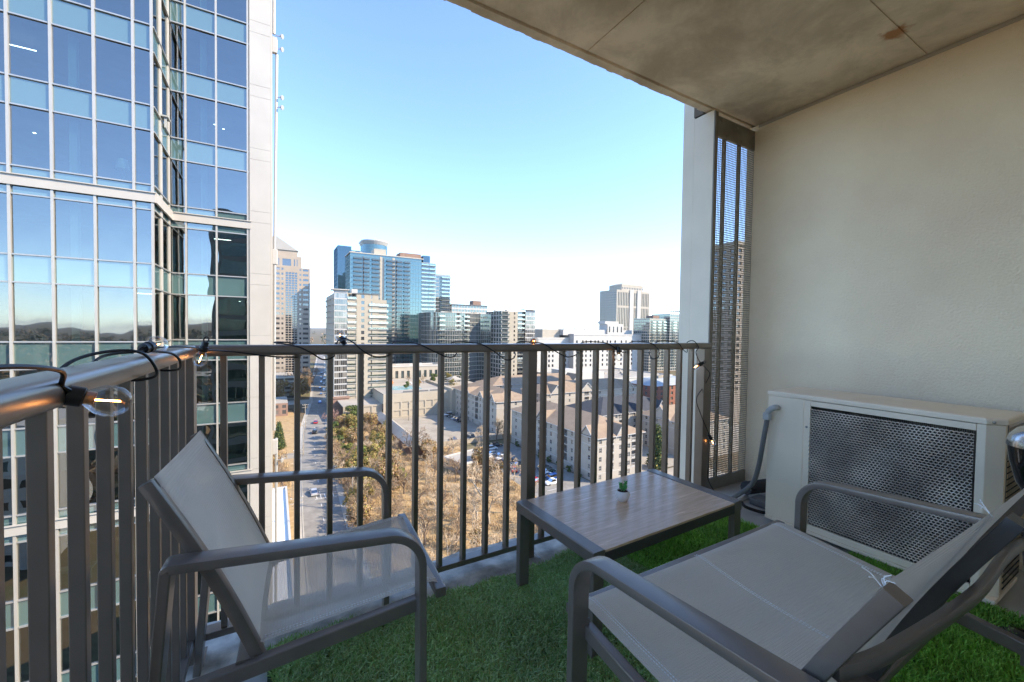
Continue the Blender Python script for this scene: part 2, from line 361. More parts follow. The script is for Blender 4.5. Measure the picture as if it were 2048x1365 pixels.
# ---------------------------------------------------------------- artificial turf (two mats)
def turf(name, label, x0, x1, y0, y1, n, h, cols, seed, skip=None, curl=.6):
    rg = np.random.default_rng(seed)
    x = rg.uniform(x0, x1, n); y = rg.uniform(y0, y1, n)
    if skip is not None:
        k = ~skip(x, y); x, y = x[k], y[k]; n = len(x)
    hh = h*rg.uniform(.6, 1.2, n)*(1+.25*np.sin(x*7+y*5)*np.sin(y*9-x*3)); az = rg.uniform(0, 2*np.pi, n)+.8*np.sin(x*5)*np.cos(y*4); lean = rg.uniform(.1, 1, n)*curl*h*1.6
    wd = rg.uniform(.0014, .0027, n)
    ca, sa = np.cos(az), np.sin(az)
    V = np.zeros((n, 5, 3)); z0 = .010
    V[:, 0] = np.stack([x-sa*wd, y+ca*wd, np.full(n, z0)], 1); V[:, 1] = np.stack([x+sa*wd, y-ca*wd, np.full(n, z0)], 1)
    V[:, 2] = np.stack([x+ca*lean*.35+sa*wd*.8, y+sa*lean*.35-ca*wd*.8, z0+hh*.65], 1); V[:, 3] = np.stack([x+ca*lean*.35-sa*wd*.8, y+sa*lean*.35+ca*wd*.8, z0+hh*.65], 1)
    V[:, 4] = np.stack([x+ca*lean, y+sa*lean, z0+hh*rg.uniform(.75, 1, n)], 1)
    idx = np.arange(n)[:, None]*5
    me = bpy.data.meshes.new(name)
    me.vertices.add(n*5); me.vertices.foreach_set('co', V.ravel())
    lt = np.concatenate([idx+0, idx+1, idx+2, idx+3, idx+3, idx+2, idx+4], 1).ravel()
    me.loops.add(n*7); me.loops.foreach_set('vertex_index', lt)
    ls = (np.arange(n)[:, None]*7+np.array([[0, 4]])).ravel(); me.polygons.add(n*2); me.polygons.foreach_set('loop_start', ls); me.polygons.foreach_set('loop_total', np.tile([4, 3], n))
    for c in cols: me.materials.append(c)
    pick = rg.choice(len(cols), n, p=[.40, .42, .18]); me.polygons.foreach_set('material_index', np.repeat(pick, 2))
    me.update(); me.validate()
    o = bpy.data.objects.new(name, me); C.objects.link(o); return tag(o, label, 'grass', kind='stuff')
gcol = [pm('turf_green', (.21, .39, .085), .55, 0, .3, 3, spec=.35), pm('turf_pale', (.40, .56, .22), .45, 0, .25, 3, spec=.4), pm('turf_olive', (.27, .32, .075), .6, 0, .3, 3, spec=.3)]
gcol2 = [pm('turf2_green', (.19, .48, .045), .5, 0, .3, 3, spec=.35), pm('turf2_pale', (.30, .62, .09), .5, 0, .25, 3, spec=.35), pm('turf2_olive', (.18, .34, .045), .6, 0, .3, 3, spec=.3)]
seam = lambda x, y: x > 1.52+.1*(1.6-y)
edge = lambda x, y: (y > 1.655+.02*np.sin(x*5)+.01*np.sin(x*31)) | (x < -.02+.04*np.sin(y*6)) | ((x > 2.43) & (y > .95))
mb = MB(); mb.box(-.02, 1.6, -.4, 1.645, .001, .012); tag(mb.obj('turf_backing', pm('turf_back', (.02, .045, .015), .9, 0, .3, 60)), 'dark backing of the artificial grass on the balcony floor', 'mat')
mb = MB(); mb.box(1.604, 2.44, -.4, 1.60, .001, .012); mb.box(2.444, 2.6, -.4, .95, .001, .012); tag(mb.obj('turf_backing', MATS['turf_back']), 'backing of the brighter artificial grass beside the condenser', 'mat')
turf('turf_grass', 'short curled dark green artificial grass in front of the chair', -.03, 1.75, .15, 1.68, 190000, .021, gcol, 1, lambda x, y: seam(x, y) | edge(x, y), 1.0)
turf('turf_grass', 'longer bright green artificial grass under and behind the loveseat', 1.4, 2.6, -.2, 1.62, 90000, .034, gcol2, 2, lambda x, y: ~seam(x, y) | edge(x, y), .55)

# ---------------------------------------------------------------- chairs
def grid_sheet(mb, f, nu, nv, th=.0):
    vs = [f(i/nu, j/nv) for j in range(nv+1) for i in range(nu+1)]
    fs = [(j*(nu+1)+i, j*(nu+1)+i+1, (j+1)*(nu+1)+i+1, (j+1)*(nu+1)+i) for j in range(nv) for i in range(nu)]
    mb.add(vs, fs)
def add_uv(o, su, sv, nu, nv):
    me = o.data; uv = me.uv_layers.new(name='UVMap')
    k = 0
    for p in me.polygons:
        for li in p.loop_indices:
            vi = me.loops[li].vertex_index; i, j = vi % (nu+1), vi//(nu+1); uv.data[li].uv = (i/nu*su, j/nv*sv)
def sling_chair(name, label, loc, rz, hw, arm, seats=1, fab='sling', strings=False):
    """local +x is forward, +y is the sitter's left; hw half seat width, arm half distance between the arms"""
    t = thing(name, label, 'chair' if seats == 1 else 'loveseat', loc, rz)
    FM = M['frame_lt']
    for s in (1, -1):
        path = fillet([(.205, s*arm, .0), (.20, s*arm, .585), (-.345, s*arm, .625), (-.395, s*arm, 0.0)], [.095, .006], 12)
        i0 = 14
        mb = MB(); mb.sweep(path[:4], (0, 1, 0), .052, .021, .003); 
        # front leg, arm and rear leg are one bent bar in the photograph; split at the bends' lower ends
        mb = MB(); mb.sweep([path[0], path[1]], (0, 1, 0), .052, .021, .003); mb.obj('front_leg', FM, t)
        mb = MB(); mb.sweep(path[1:-1], (0, 1, 0), .052, .021, .002); mb.obj('arm_rest', FM, t, smooth=True, angle=.5)
        mb = MB(); mb.sweep([path[-2], path[-1]], (0, 1, 0), .052, .021, .003); mb.obj('rear_leg', FM, t)
        y = s*(hw+.022)
        mb = MB(); mb.sweep([(.196, y, .378), (-.352, y, .318)], (0, 1, 0), .026, .036, .003); mb.obj('side_rail', FM, t)
        mb = MB(); mb.bar((.2, y, .40), (.2, s*(arm-.02), .40), (.01, 0, 0), (0, 0, .012)); mb.bar((-.352, y, .315), (-.352, s*(arm-.02), .315), (.012, 0, 0), (0, 0, .02)); mb.obj('bracket', FM, t)
    mb = MB(); mb.sweep([(.262, -hw-.03, .392), (.262, hw+.03, .392)], (1, 0, 0), .03, .026, .004); mb.obj('front_bar', FM, t)
    mb = MB(); mb.sweep([(-.205, -hw-.02, .345), (-.205, hw+.02, .345)], (1, 0, 0), .045, .022, .004); mb.obj('rear_bar', FM, t)
    nu, nv = 20, 26
    def seat(u, v):
        y = (u*2-1)*hw; x = .285-.475*v; q = 1-(u*2-1)**2
        z = .412-.045*v-.013*q*math.sin(PI*min(1, v*1.15))+.006
        if v < .12: z -= .5*(.12-v)**2*4
        return (x, y, z)
    mb = MB(); grid_sheet(mb, seat, nu*seats, nv); o = mb.obj('seat', M[fab], t, smooth=True); add_uv(o, hw*2, .5, nu*seats, nv)
    def bx(v, z=None): return -.175-.215*v+.012*math.sin(PI*v)
    ups = [1, -1] if seats == 1 else [1, 0, -1]
    for s in ups:
        path = [(bx(v)-(.022 if s == 0 else 0), s*hw, .325+.472*v) for v in [k/10 for k in range(11)]]
        mb = MB(); mb.sweep(path, (0, 1, 0), .030 if s else .045, .027, .003); mb.obj('back_upright', FM if s else M['frame'], t, smooth=True, angle=.5)
        if seats > 1 and s == 0: pass
    def back(u, v):
        y = (u*2-1)*(hw-.004); q = 1-(u*2-1)**2
        vv = .05+.95*v
        return (bx(vv)+.012-.012*q*math.sin(PI*min(1, .15+v*.8)), y, .325+.472*vv+.010*(1 if v > .96 else 0)-.005*q*v*v)
    mb = MB(); grid_sheet(mb, back, nu*seats, nv); o = mb.obj('back_sling', M['sling_d'], t, smooth=True); add_uv(o, hw*2, .5, nu*seats, nv)
    # stitched hems and seams
    st = [-.93, .93] if seats == 1 else [-.93, 0, .93]
    for u in st:
        mb = MB()
        for d in (-.004, .004):
            k = 0
            while k < 60:
                va, vb = k/62, (k+.6)/62
                a, b_ = seat((u+1)/2, va), seat((u+1)/2, vb); a, b_ = Vector(a)+Vector((0, d, .0012)), Vector(b_)+Vector((0, d, .0012))
                mb.bar(a, b_, (0, .0008, 0), (0, 0, .0007)); k += 1
        tag(mb.obj('stitching', M['thread'], t), kind='stuff')
    if seats > 1:
        path = spline([(-.318, hw-.012, .634), (-.342, hw-.10, .640), (-.360, .2, .642), (-.366, 0, .638), (-.356, -.2, .634), (-.348, -.345, .620), (-.345, -arm+.02, .600)], 6)
        mb = MB(); mb.sweep(path, (0, 0, 1), .024, .016, .003); mb.obj('back_brace', FM, t, smooth=True, angle=.5)
        mb = MB(); mb.bar((-.36, -hw, .30), (-.38, -arm, .30), (.012, 0, 0), (0, 0, .02)); mb.obj('stretcher', FM, t)
        for s in (1, 0):
            base = Vector((bx(1)+.02, s*hw, .805))
            mb = MB()
            for k in range(5):
                e = Vector((rnd.uniform(-.016, .016), rnd.uniform(-.016, .016), rnd.uniform(-.004, .016)))
                mb.tube(spline([base-Vector((.01, 0, .015)), base+e*.4, base+e], 4), .0008, 5)
            mb.obj('tie_string', M['thread'], t)
    return t
sling_chair('sling_chair', 'grey mesh sling armchair in the corner of the two railings', (.162, 1.372, .012), math.radians(-3), .232, .272)
sling_chair('sling_loveseat', 'wide grey mesh sling loveseat seen from behind, facing the table', (1.205, .600, .012), math.radians(90), .49, .54, 2, 'sling_d')

# ---------------------------------------------------------------- coffee table
tb = thing('coffee_table', 'low coffee table with wood-look top and dark metal frame', 'table', (1.392, 1.328, .012), math.radians(1.7))
def wood(name):
    mt = pm(name, (.33, .245, .18), .30, 0, .05, 2, 0, spec=.5); n, b = N(mt)
    tc = n.nodes.new('ShaderNodeTexCoord'); mp = n.nodes.new('ShaderNodeMapping'); mp.inputs['Scale'].default_value = (1.2, 14, 1)
    n.links.new(tc.outputs['Object'], mp.inputs[0])
    nz = n.nodes.new('ShaderNodeTexNoise'); nz.inputs['Scale'].default_value = 5; nz.inputs['Detail'].default_value = 9; nz.inputs['Distortion'].default_value = 1.2
    n.links.new(mp.outputs[0], nz.inputs['Vector'])
    cr = n.nodes.new('ShaderNodeValToRGB'); cr.color_ramp.elements[0].position = .32; cr.color_ramp.elements[1].position = .72
    cr.color_ramp.elements[0].color = (.60, .41, .26, 1); cr.color_ramp.elements[1].color = (.82, .59, .40, 1)
    n.links.new(nz.outputs['Fac'], cr.inputs[0]); n.links.new(cr.outputs[0], b.inputs['Base Color'])
    rr = n.nodes.new('ShaderNodeMapRange'); rr.inputs[3].default_value = .18; rr.inputs[4].default_value = .32
    n.links.new(nz.outputs['Fac'], rr.inputs[0]); n.links.new(rr.outputs[0], b.inputs['Roughness'])
    return mt
L2, W2, HT = .452, .248, .378
mb = MB(); mb.box(-L2+.056, L2-.056, -W2+.001, W2-.001, HT-.012, HT-.003); mb.obj('table_top', wood('wood_look_tile'), tb, bevel=.001)
for s in (-1, 1):
    mb = MB(); mb.sweep([(s*(L2-.027), -W2, HT-.022), (s*(L2-.027), W2, HT-.022)], (1, 0, 0), .054, .044, .004); mb.obj('end_bar', M['frame_lt'], tb)
    mb = MB(); mb.box(-L2+.055, L2-.055, s*W2-.014*(s > 0), s*W2+.014*(s < 0), HT-.05, HT-.0125); mb.obj('apron', M['frame'], tb)
    for q in (-1, 1):
        mb = MB(); mb.sweep([(s*(L2-.027), q*(W2-.016), 0), (s*(L2-.027), q*(W2-.016), HT-.044)], (1, 0, 0), .05, .030, .003); mb.obj('leg', M['frame_lt'], tb)
# succulent
pt = thing('succulent_pot', 'small ribbed white pot with a green succulent on the table', 'plant', (1.366, 1.352, .387))
prof = [(.012, .0), (.018, .0), (.0225, .006), (.0285, .016), (.031, .026), (.0305, .036), (.027, .046), (.025, .0465), (.0235, .042)]
pr2 = []
for i in range(len(prof)-1):
    for k in range(4):
        t_ = k/4; r_ = prof[i][0]*(1-t_)+prof[i+1][0]*t_; h_ = prof[i][1]*(1-t_)+prof[i+1][1]*t_; pr2.append((r_+.0004*math.sin(h_*900), h_))
mb = MB(); mb.lathe(pr2+[prof[-1]], (0, 0, 0), 32); mb.obj('pot', M['ceramic'], pt, smooth=True)
mb = MB(); mb.lathe([(.024, .036), (.024, .0425), (.012, .0445), (.001, .045)], n=20); mb.obj('soil', M['soil'], pt, smooth=True)
for sx, sy, sh in ((-.006, .004, .036), (.010, -.002, .042), (.002, .010, .03), (.004, -.008, .026)):
    mb = MB(); mb.tube([(sx*.5, sy*.5, .042), (sx*1.6, sy*1.6, .042+sh)], .0022, 6)
    for k in range(16):
        zz = .3+.7*k/15; an = k*2.4; p = Vector((sx*(.5+1.1*zz), sy*(.5+1.1*zz), .042+sh*zz)); d = Vector((math.cos(an), math.sin(an), .75))
        L = .010*(1.15-.4*zz)
        mb.tube([p, p+d*L*.5, p+d*L], [.0012, .0034, .0014], 6)
    mb.obj('leaf_stem', M['succulent'], pt, smooth=True, angle=1.5)

# ---------------------------------------------------------------- condenser
ac = thing('ac_condenser', 'beige air conditioning condenser with honeycomb mesh front against the wall', 'condenser', (2.6, 0, .05))
A0, A1, AT = .505, 1.392, .76
WM = M['white_metal']
mb = MB(); mb.box(.0, .36, 1.195, A1, .0, AT-.028); mb.obj('service_panel', WM, ac, bevel=.006)
mb = MB(); mb.box(-.001, .012, 1.162, 1.194, .0, AT-.03); mb.obj('mesh_frame', WM, ac, bevel=.002)
mb = MB()
pts = [(-.006, A1+.004), (-.006, A0-.002), (.055, .452), (.372, .452), (.372, A1+.004)]
nP = len(pts)
mb.add([(x, y, AT-.028) for x, y in pts]+[(x, y, AT-.006) for x, y in pts]+[(x*.97+.006, .92+(y-.92)*.99, AT) for x, y in pts],
       [tuple(range(nP))]+[(i, i+nP, (i+1) % nP+nP, (i+1) % nP) for i in range(nP)]+[(i+nP, i+2*nP, (i+1) % nP+2*nP, (i+1) % nP+nP) for i in range(nP)]+[tuple(range(3*nP-1, 2*nP-1, -1))])
bpy_o = mb.obj('top_cover', WM, ac, bevel=.004)
mb = MB(); mb.add([(0, .532, 0), (0, A0, 0), (.052, .458, 0), (.075, .458, 0), (.02, .532, 0), (0, .532, AT-.029), (0, A0, AT-.029), (.052, .458, AT-.029), (.075, .458, AT-.029), (.02, .532, AT-.029)],
               [(0, 1, 6, 5), (1, 2, 7, 6), (2, 3, 8, 7), (4, 0, 5, 9), (3, 4, 9, 8), (0, 4, 3, 2, 1), (5, 6, 7, 8, 9)]); mb.obj('corner_post', WM, ac, bevel=.003)
mb = MB(); mb.box(-.002, .36, .458, A1, -.02, .0); mb.obj('base_pan', WM, ac, bevel=.003)
for za, zb_ in ((AT-.06, AT-.031), (0.001, .035)):
    mb = MB(); mb.box(-.001, .012, .533, 1.161, za, zb_); mb.obj('mesh_frame', WM, ac, bevel=.002)
M['coil'] = pm('coil_fins', (.13, .115, .095), .35, .7, .6, 14)
nn, bb = N(M['coil'])
mb = MB(); mb.box(.05, .34, .50, 1.18, .001, AT-.03); mb.obj('coil_core', M['coil'], ac)
mb = MB()
for k in range(90):
    y = .535+.628*k/89; mb.box(.040, .0495, y-.0007, y+.0007, .03, AT-.06)
tag(mb.obj('coil_fins', M['coil'], ac), kind='stuff')
mb = MB(); p_ = .0165; rows = int((AT-.115)/(p_*.75))
y0, y1, z0 = .537, 1.160, .046
cols = int((y1-y0)/(p_*.9))
def hexpt(j, i): pass
wd = .0021
for r_ in range(rows):
    for c_ in range(cols):
        cyy = y0+(c_+.5*(r_ % 2))*(y1-y0)/cols; czz = z0+r_*p_*.75
        hx = (y1-y0)/cols/2; hz = p_*.5
        bulge = .004+.012*math.exp(-((cyy-1.0)**2/.05+(czz-.5)**2/.08))
        tilt = .0035*math.sin(cyy*21+czz*13)
        P = [(cyy, czz+hz*.5), (cyy+hx, czz+hz*.0+hz*.25*0), ]
        top = Vector((-bulge, cyy, czz+hz)); ru = Vector((-bulge, cyy+hx, czz+hz*.5)); rd = Vector((-bulge, cyy+hx, czz-hz*.5)); lu = Vector((-bulge, cyy-hx, czz+hz*.5))
        for a, b_ in ((lu, top), (top, ru), (ru, rd)):
            if max(a.y, b_.y) > y1+.004 or min(a.y, b_.y) < y0-.004: continue
            d = (b_-a).normalized(); nrm = Vector((0, -d.z, d.y))*wd
            off = Vector((.0022+tilt*.4, 0, 0))
            mb.add([a-nrm-off, b_-nrm-off, b_+nrm+off, a+nrm+off], [(0, 1, 2, 3)])
tag(mb.obj('honeycomb_mesh', M['expanded'], ac), kind='stuff')
mb = MB()
for k in range(26):
    z = .03+k*.026; mb.box(.075, .35, .4535, .4565, z, z+.003)
for k in range(20):
    x = .08+k*.0135; mb.box(x, x+.002, .4525, .4532, .03, AT-.04)
tag(mb.obj('side_guard', M['dark'], ac), kind='stuff')
for y in (.56, 1.30):
    mb = MB(); mb.box(-.025, .36, y-.02, y+.02, -.038, -.021); mb.obj('foot', M['galv'], ac)
    mb = MB(); mb.box(-.02, .05, y-.035, y+.035, -.05, -.039); mb.obj('rubber_pad', M['black'], ac)
for y, z in ((1.178, .20), (1.178, .58), (.482, .745)):
    mb = MB(); mb.lathe([(.006, 0), (.006, .003), (.002, .005)], (-.002, y, z), 8, (-1, 0, 0)); mb.obj('screw', M['galv'], ac)
cd = thing('electrical_conduit', 'grey flexible conduit curving down from the condenser to the floor', 'conduit', (2.6, 1.39, 0))
mb = MB(); mb.tube(spline([(-.012, -.06, .715), (-.035, -.055, .715), (-.045, -.035, .70), (-.045, -.02, .672)], 6), .017, 12); mb.lathe([(.024, 0), (.024, .03), (.02, .04)], (-.045, -.02, .64), 8); mb.obj('elbow', M['conduit_lt'], cd, smooth=True)
mb = MB(); mb.tube(spline([(-.045, -.02, .64), (-.045, .0, .5), (-.03, .03, .34), (-.02, .07, .22), (-.04, .14, .13), (-.09, .20, .07), (-.14, .24, .04)], 8), .0135, 12); mb.obj('hose', M['conduit'], cd, smooth=True)
pu = thing('line_set_pipes', 'black insulated pipes and pan on the floor beside the condenser', 'pipes', (2.84, 1.62, 0))
mb = MB(); mb.tube([(.06, .0, .085), (-.02, .02, .085), (.30, -.05, .085)][1:], .045, 14); mb.obj('insulated_pipe', pm('foam', (.03, .032, .035), .85, 0, .2, 30), pu, smooth=True)
mb = MB(); mb.tube(spline([(-.20, -.06, .05), (-.21, -.10, .035), (-.13, -.17, .012), (.0, -.22, .01), (.1, -.22, .03), (.16, -.20, .10)], 6), .010, 8); mb.obj('loop_cable', M['black'], pu, smooth=True)
mb = MB(); mb.box(-.06, .05, -.14, -.03, .002, .05); mb.obj('junction_box', M['conduit'], pu, bevel=.004)
mb = MB(); mb.tube([(-.10, -.16, .03), (.02, -.21, .03)], .010, 10); mb.lathe([(.015, 0), (.015, .03)], (-.03, -.19, .03), 10, (.5, -.2, 0)); mb.obj('pipe_stub', M['conduit_lt'], pu, smooth=True)
ps = thing('power_strip', 'white power strip lying on the floor by the mesh screen', 'power strip', (2.72, 1.652, .003), math.radians(8))
mb = MB(); mb.box(-.19, .15, -.026, .026, .0, .034); mb.obj('housing', M['white'], ps, bevel=.006)
for k in range(5):
    mb = MB(); mb.box(-.09+k*.045, -.065+k*.045, -.012, .012, .0342, .0352); mb.obj('outlet', pm('outlet', (.5, .5, .48), .5), ps)
# pedestal ash bin at the right edge
pb = thing('pedestal_bin', 'glossy black tapered pedestal with a chrome dome beside the condenser', 'bin', (2.44, .315, .012))
mb = MB(); mb.lathe([(.12, 0), (.125, .006), (.10, .02), (.05, .034), (.02, .045)], n=40); mb.obj('base', M['gloss_black'], pb, smooth=True)
mb = MB(); mb.lathe([(.016, .04), (.016, .52)], n=16); mb.obj('column', M['chrome'], pb, smooth=True)
mb = MB(); mb.lathe([(.02, .50), (.05, .54), (.08, .60), (.098, .68), (.104, .735)], (0, 0, 0), 40); mb.obj('bowl', M['gloss_black'], pb, smooth=True)
mb = MB(); mb.lathe([(.106, .735), (.106, .745), (.10, .775), (.08, .80), (.05, .815), (.01, .82)], (0, 0, 0), 40); mb.obj('dome', M['chrome'], pb, smooth=True)

# ---------------------------------------------------------------- string lights
sg = thing('string_lights', 'black cord of clear globe bulbs wound along both railings', 'string lights', (0, 0, 0))
def bulb(p, d, k=.8):
    """socket at p, bulb hanging along d"""
    p, d = Vector(p), Vector(d).normalized()
    sc_ = lambda pr: [(r_*k, h_*k) for r_, h_ in pr]
    mb = MB(); mb.lathe(sc_([(.006, -.012), (.0125, -.010), (.0125, .008), (.0155, .010), (.0155, .028), (.013, .030)]), p, 14, d); mb.obj('socket', M['black'], sg, smooth=True)
    o = d.orthogonal().normalized()
    mb = MB(); mb.tube([p-d*.020*k+(o*math.cos(a)+d*math.sin(a))*.010*k for a in [q*PI/7 for q in range(15)]], .0020, 6); mb.obj('hang_loop', M['black'], sg, smooth=True)
    prof = sc_([(.0115, .027), (.0125, .031), (.017, .037), (.0228, .046), (.0255, .058), (.0240, .070), (.018, .080), (.010, .0862), (.0005, .0880)])
    mb = MB(); mb.lathe(prof, p, 24, d); g = mb.obj('bulb', M['bulb'], sg, smooth=True, angle=3)
    mb = MB(); mb.lathe(sc_([(.0105, .026), (.0105, .042)]), p, 12, d); mb.obj('bulb_base', pm('brass', (.45, .25, .12), .3, .9, .1, 20), g, smooth=True)
    mb = MB()
    mb.tube([p+(d*.042-o*.002)*k, p+(d*.072+o*.002)*k], .0011, 6)
    mb.obj('filament', M['filament'], g)
def cord(pts, n=8): 
    mb = MB(); mb.tube(spline(pts, n), .0028, 7); mb.obj('cord', M['black'], sg, smooth=True)
RZ = 1.085
cord([(-.215, -.2, RZ+.005), (-.225, .25, RZ+.006), (-.265, .50, RZ+.004), (-.238, .58, RZ+.022), (-.215, .67, RZ+.012), (-.222, .70, RZ-.010)])
bulb((-.230, .716, 1.064), (.074, .015, -.022))
cord([(-.222, .70, RZ-.010), (-.212, .74, 1.050), (-.25, .80, 1.043), (-.285, .86, 1.06), (-.28, .92, RZ+.005), (-.25, .98, RZ+.018), (-.215, 1.02, RZ+.012), (-.200, 1.05, 1.06), (-.215, 1.07, 1.044), (-.26, 1.06, 1.044), (-.29, 1.04, 1.065), (-.285, 1.08, RZ+.004), (-.245, 1.13, RZ+.010), (-.235, 1.15, RZ+.010)])
bulb((-.238, 1.150, RZ+.016), (.22, 1.0, .10))
cord([(-.235, 1.15, RZ+.010), (-.205, 1.22, RZ+.0), (-.195, 1.26, 1.06), (-.21, 1.30, 1.04), (-.26, 1.32, 1.044), (-.285, 1.36, RZ), (-.245, 1.45, RZ+.006), (-.215, 1.54, RZ+.0), (-.188, 1.60, 1.075)])
bulb((-.188, 1.600, 1.092), (-.25, .02, -1))
def fy(x, z, y=YF-.026): return (x, y, z)
front_cord = [(-.188, 1.60, 1.075), (-.12, 1.675, 1.064), (-.02, 1.685, 1.047), (.06, 1.70, 1.040), (.085, 1.745, 1.042), (.10, 1.775, 1.07), (.05, 1.76, RZ+.006), (.00, 1.74, RZ+.008), (.07, 1.70, RZ-.004), (.12, 1.692, 1.055), (.16, 1.692, 1.030), (.20, 1.72, 1.040),
              (.20, 1.775, 1.06), (.22, 1.77, RZ+.012), (.235, 1.73, RZ+.026), (.27, 1.70, RZ+.006), (.30, 1.692, 1.062), (.345, 1.692, 1.038), (.40, 1.70, 1.040), (.43, 1.77, 1.05), (.435, 1.77, RZ+.004), (.47, 1.74, RZ+.010), (.53, 1.70, RZ), (.60, 1.692, 1.050), (.66, 1.692, 1.028), (.70, 1.72, 1.036), (.73, 1.775, 1.06),
              (.70, 1.77, RZ+.004), (.76, 1.74, RZ+.008), (.82, 1.70, RZ-.002), (.88, 1.692, 1.050), (.94, 1.692, 1.012), (.985, 1.70, 1.016), (1.02, 1.74, 1.035), (1.03, 1.78, 1.06), (1.05, 1.765, RZ+.006), (1.10, 1.74, RZ+.008), (1.16, 1.705, RZ), (1.22, 1.692, 1.050), (1.30, 1.692, 1.018), (1.36, 1.70, 1.026), (1.41, 1.75, 1.036), (1.43, 1.78, 1.06),
              (1.46, 1.765, RZ+.004), (1.52, 1.74, RZ+.008), (1.58, 1.70, RZ), (1.645, 1.692, 1.052), (1.70, 1.70, 1.034), (1.76, 1.74, 1.036), (1.79, 1.78, 1.055), (1.82, 1.765, RZ+.004), (1.87, 1.74, RZ+.010), (1.93, 1.70, RZ-.002), (1.975, 1.692, 1.045), (1.985, 1.70, 1.005), (1.975, 1.74, .99), (2.0, 1.78, 1.03),
              (2.04, 1.765, RZ+.004), (2.10, 1.74, RZ+.014), (2.16, 1.70, RZ), (2.19, 1.692, 1.05), (2.24, 1.70, 1.028), (2.30, 1.74, 1.04), (2.32, 1.76, RZ), (2.33, 1.72, RZ+.014), (2.345, 1.692, 1.06), (2.32, 1.692, 1.03), (2.35, 1.70, .99), (2.39, 1.705, .955), (2.43, 1.695, .92), (2.465, 1.692, .88), (2.45, 1.72, .80), (2.39, 1.73, .72), (2.41, 1.71, .62), (2.47, 1.695, .50), (2.50, 1.70, .46), (2.52, 1.715, .40), (2.54, 1.73, .30), (2.53, 1.73, .18), (2.55, 1.70, .10), (2.575, 1.665, .055)]
cord(front_cord, 6)
bulb((.232, 1.715, RZ+.012), (-.12, .85, .42)); bulb((1.135, 1.765, RZ+.010), (-.35, -.9, .08))
bulb((1.648, 1.688, 1.058), (.02, -.15, -1)); bulb((2.398, 1.70, .955), (-.8, .55, -.55)); bulb((2.492, 1.70, .472), (.35, -.25, -.85))
mb = MB(); mb.box(-.012, .012, -.012, .012, 0, .05); o = mb.obj('plug', M['black'], sg, bevel=.003); o.location = (2.572, 1.655, .035); o.rotation_euler = (.5, .2, .1)

# ================================================================== GLASS TOWER NEXT DOOR
M['mull'] = pm('mullion', (.46, .435, .39), .35, .3, .04, 2)
M['tran'] = pm('transom', (.42, .41, .39), .35, .5, .06, 2)
M['pane'] = glassmix('tower_glass', (.24, .36, .35), .28, (.80, .82, .80), 0, .011, .5)
M['spandrel'] = glassmix('tower_spandrel', (0, 0, 0), .25, (.80, .82, .80), 0, .012, .5, diffuse=(.085, .15, .15))
M['int_floor'] = pm('interior_floor', (.16, .15, .14), .8, 0, .2, 1)
M['int_wall'] = pm('interior_wall', (.36, .37, .36), .9, 0, .1, .5)
M['curtain'] = pm('interior_column', (.55, .66, .64), .8, 0, .05, 1)
M['lamp_w'] = emit('office_lamp', (1, .93, .82), 4)
YA, YB, XS = 30.0, 34.3, -5.82
FH, VT0, VH = 4.33, 11.84, 2.96
tw = thing('glass_tower', 'tall curtain-walled office tower with white mullions beside the balcony', 'building', (0, 0, GZ))
def T(z): return z-GZ
colsA = [-17.4, -15.85, -14.30, -12.75, -11.21, -9.72, -8.14, -6.59, XS]
colsB = [XS+.06, -4.98, -3.35, -1.58]
kmin, kmax = -12, 9
near_k = range(-9, 5)
pcache = {}; prnd = random.Random(9)
def pane(parent, mat, key, p, wv, h, name='pane'):
    """vertical pane: lower left corner p, horizontal vector wv"""
    wv = Vector(wv); L = wv.length; k = (key, round(L, 2), round(h, 2))
    if k not in pcache:
        mb = MB(); mb.quad((0, 0, 0), (L, 0, 0), (L, 0, h), (0, 0, h)); pcache[k] = mb.mesh(name, mat)
    return inst(name, pcache[k], parent, p, (prnd.gauss(0, .0022), 0, math.atan2(wv.y, wv.x)+prnd.gauss(0, .0028)))
rest = MB()
faces = [[((a, YA), (b-a, 0)) for a, b in zip(colsA, colsA[1:])], [((XS, 30.06), (0, 1.5)), ((XS, 32.05), (0, 1.75))], [((a, YB), (b-a, 0)) for a, b in zip(colsB, colsB[1:])]]
for k in range(kmin, kmax):
    vt = VT0+FH*k; vb = vt-VH
    for fc in faces:
        for (x, y), wv in fc:
            if k in near_k and x > -13:
                pane(tw, M['pane'], 'v', (x, y, T(vb)), (*wv, 0), VH); pane(tw, M['spandrel'], 's', (x, y, T(vt)), (*wv, 0), FH-VH, 'spandrel')
            else:
                for q, h, mi in ((vb, VH, 0), (vt, FH-VH, 1)):
                    rest.k = mi; p = Vector((x, y, T(q))); W_ = Vector((*wv, 0)); rest.quad(p, p+W_, p+W_+Vector((0, 0, h)), p+Vector((0, 0, h)))
tag(rest.obj('pane', [M['pane'], M['spandrel']], tw), kind='stuff')
zlo, zhi = 0.2, T(VT0+FH*(kmax-1)+FH-VH)
for x in colsA: mb = MB(); mb.box(x-.055, x+.055, YA-.13, YA+.05, zlo, zhi); mb.obj('mullion', M['mull'], tw)
for x in colsB[1:]: mb = MB(); mb.box(x-.05, x+.05, YB-.13, YB+.05, zlo, zhi); mb.obj('mullion', M['mull'], tw)
for y0, y1 in ((31.56, 32.05), (33.80, YB-.14)):
    mb = MB(); mb.box(XS-.1, XS+.06, y0, y1, zlo, zhi); mb.obj('return_panel', M['clad_tower'], tw)
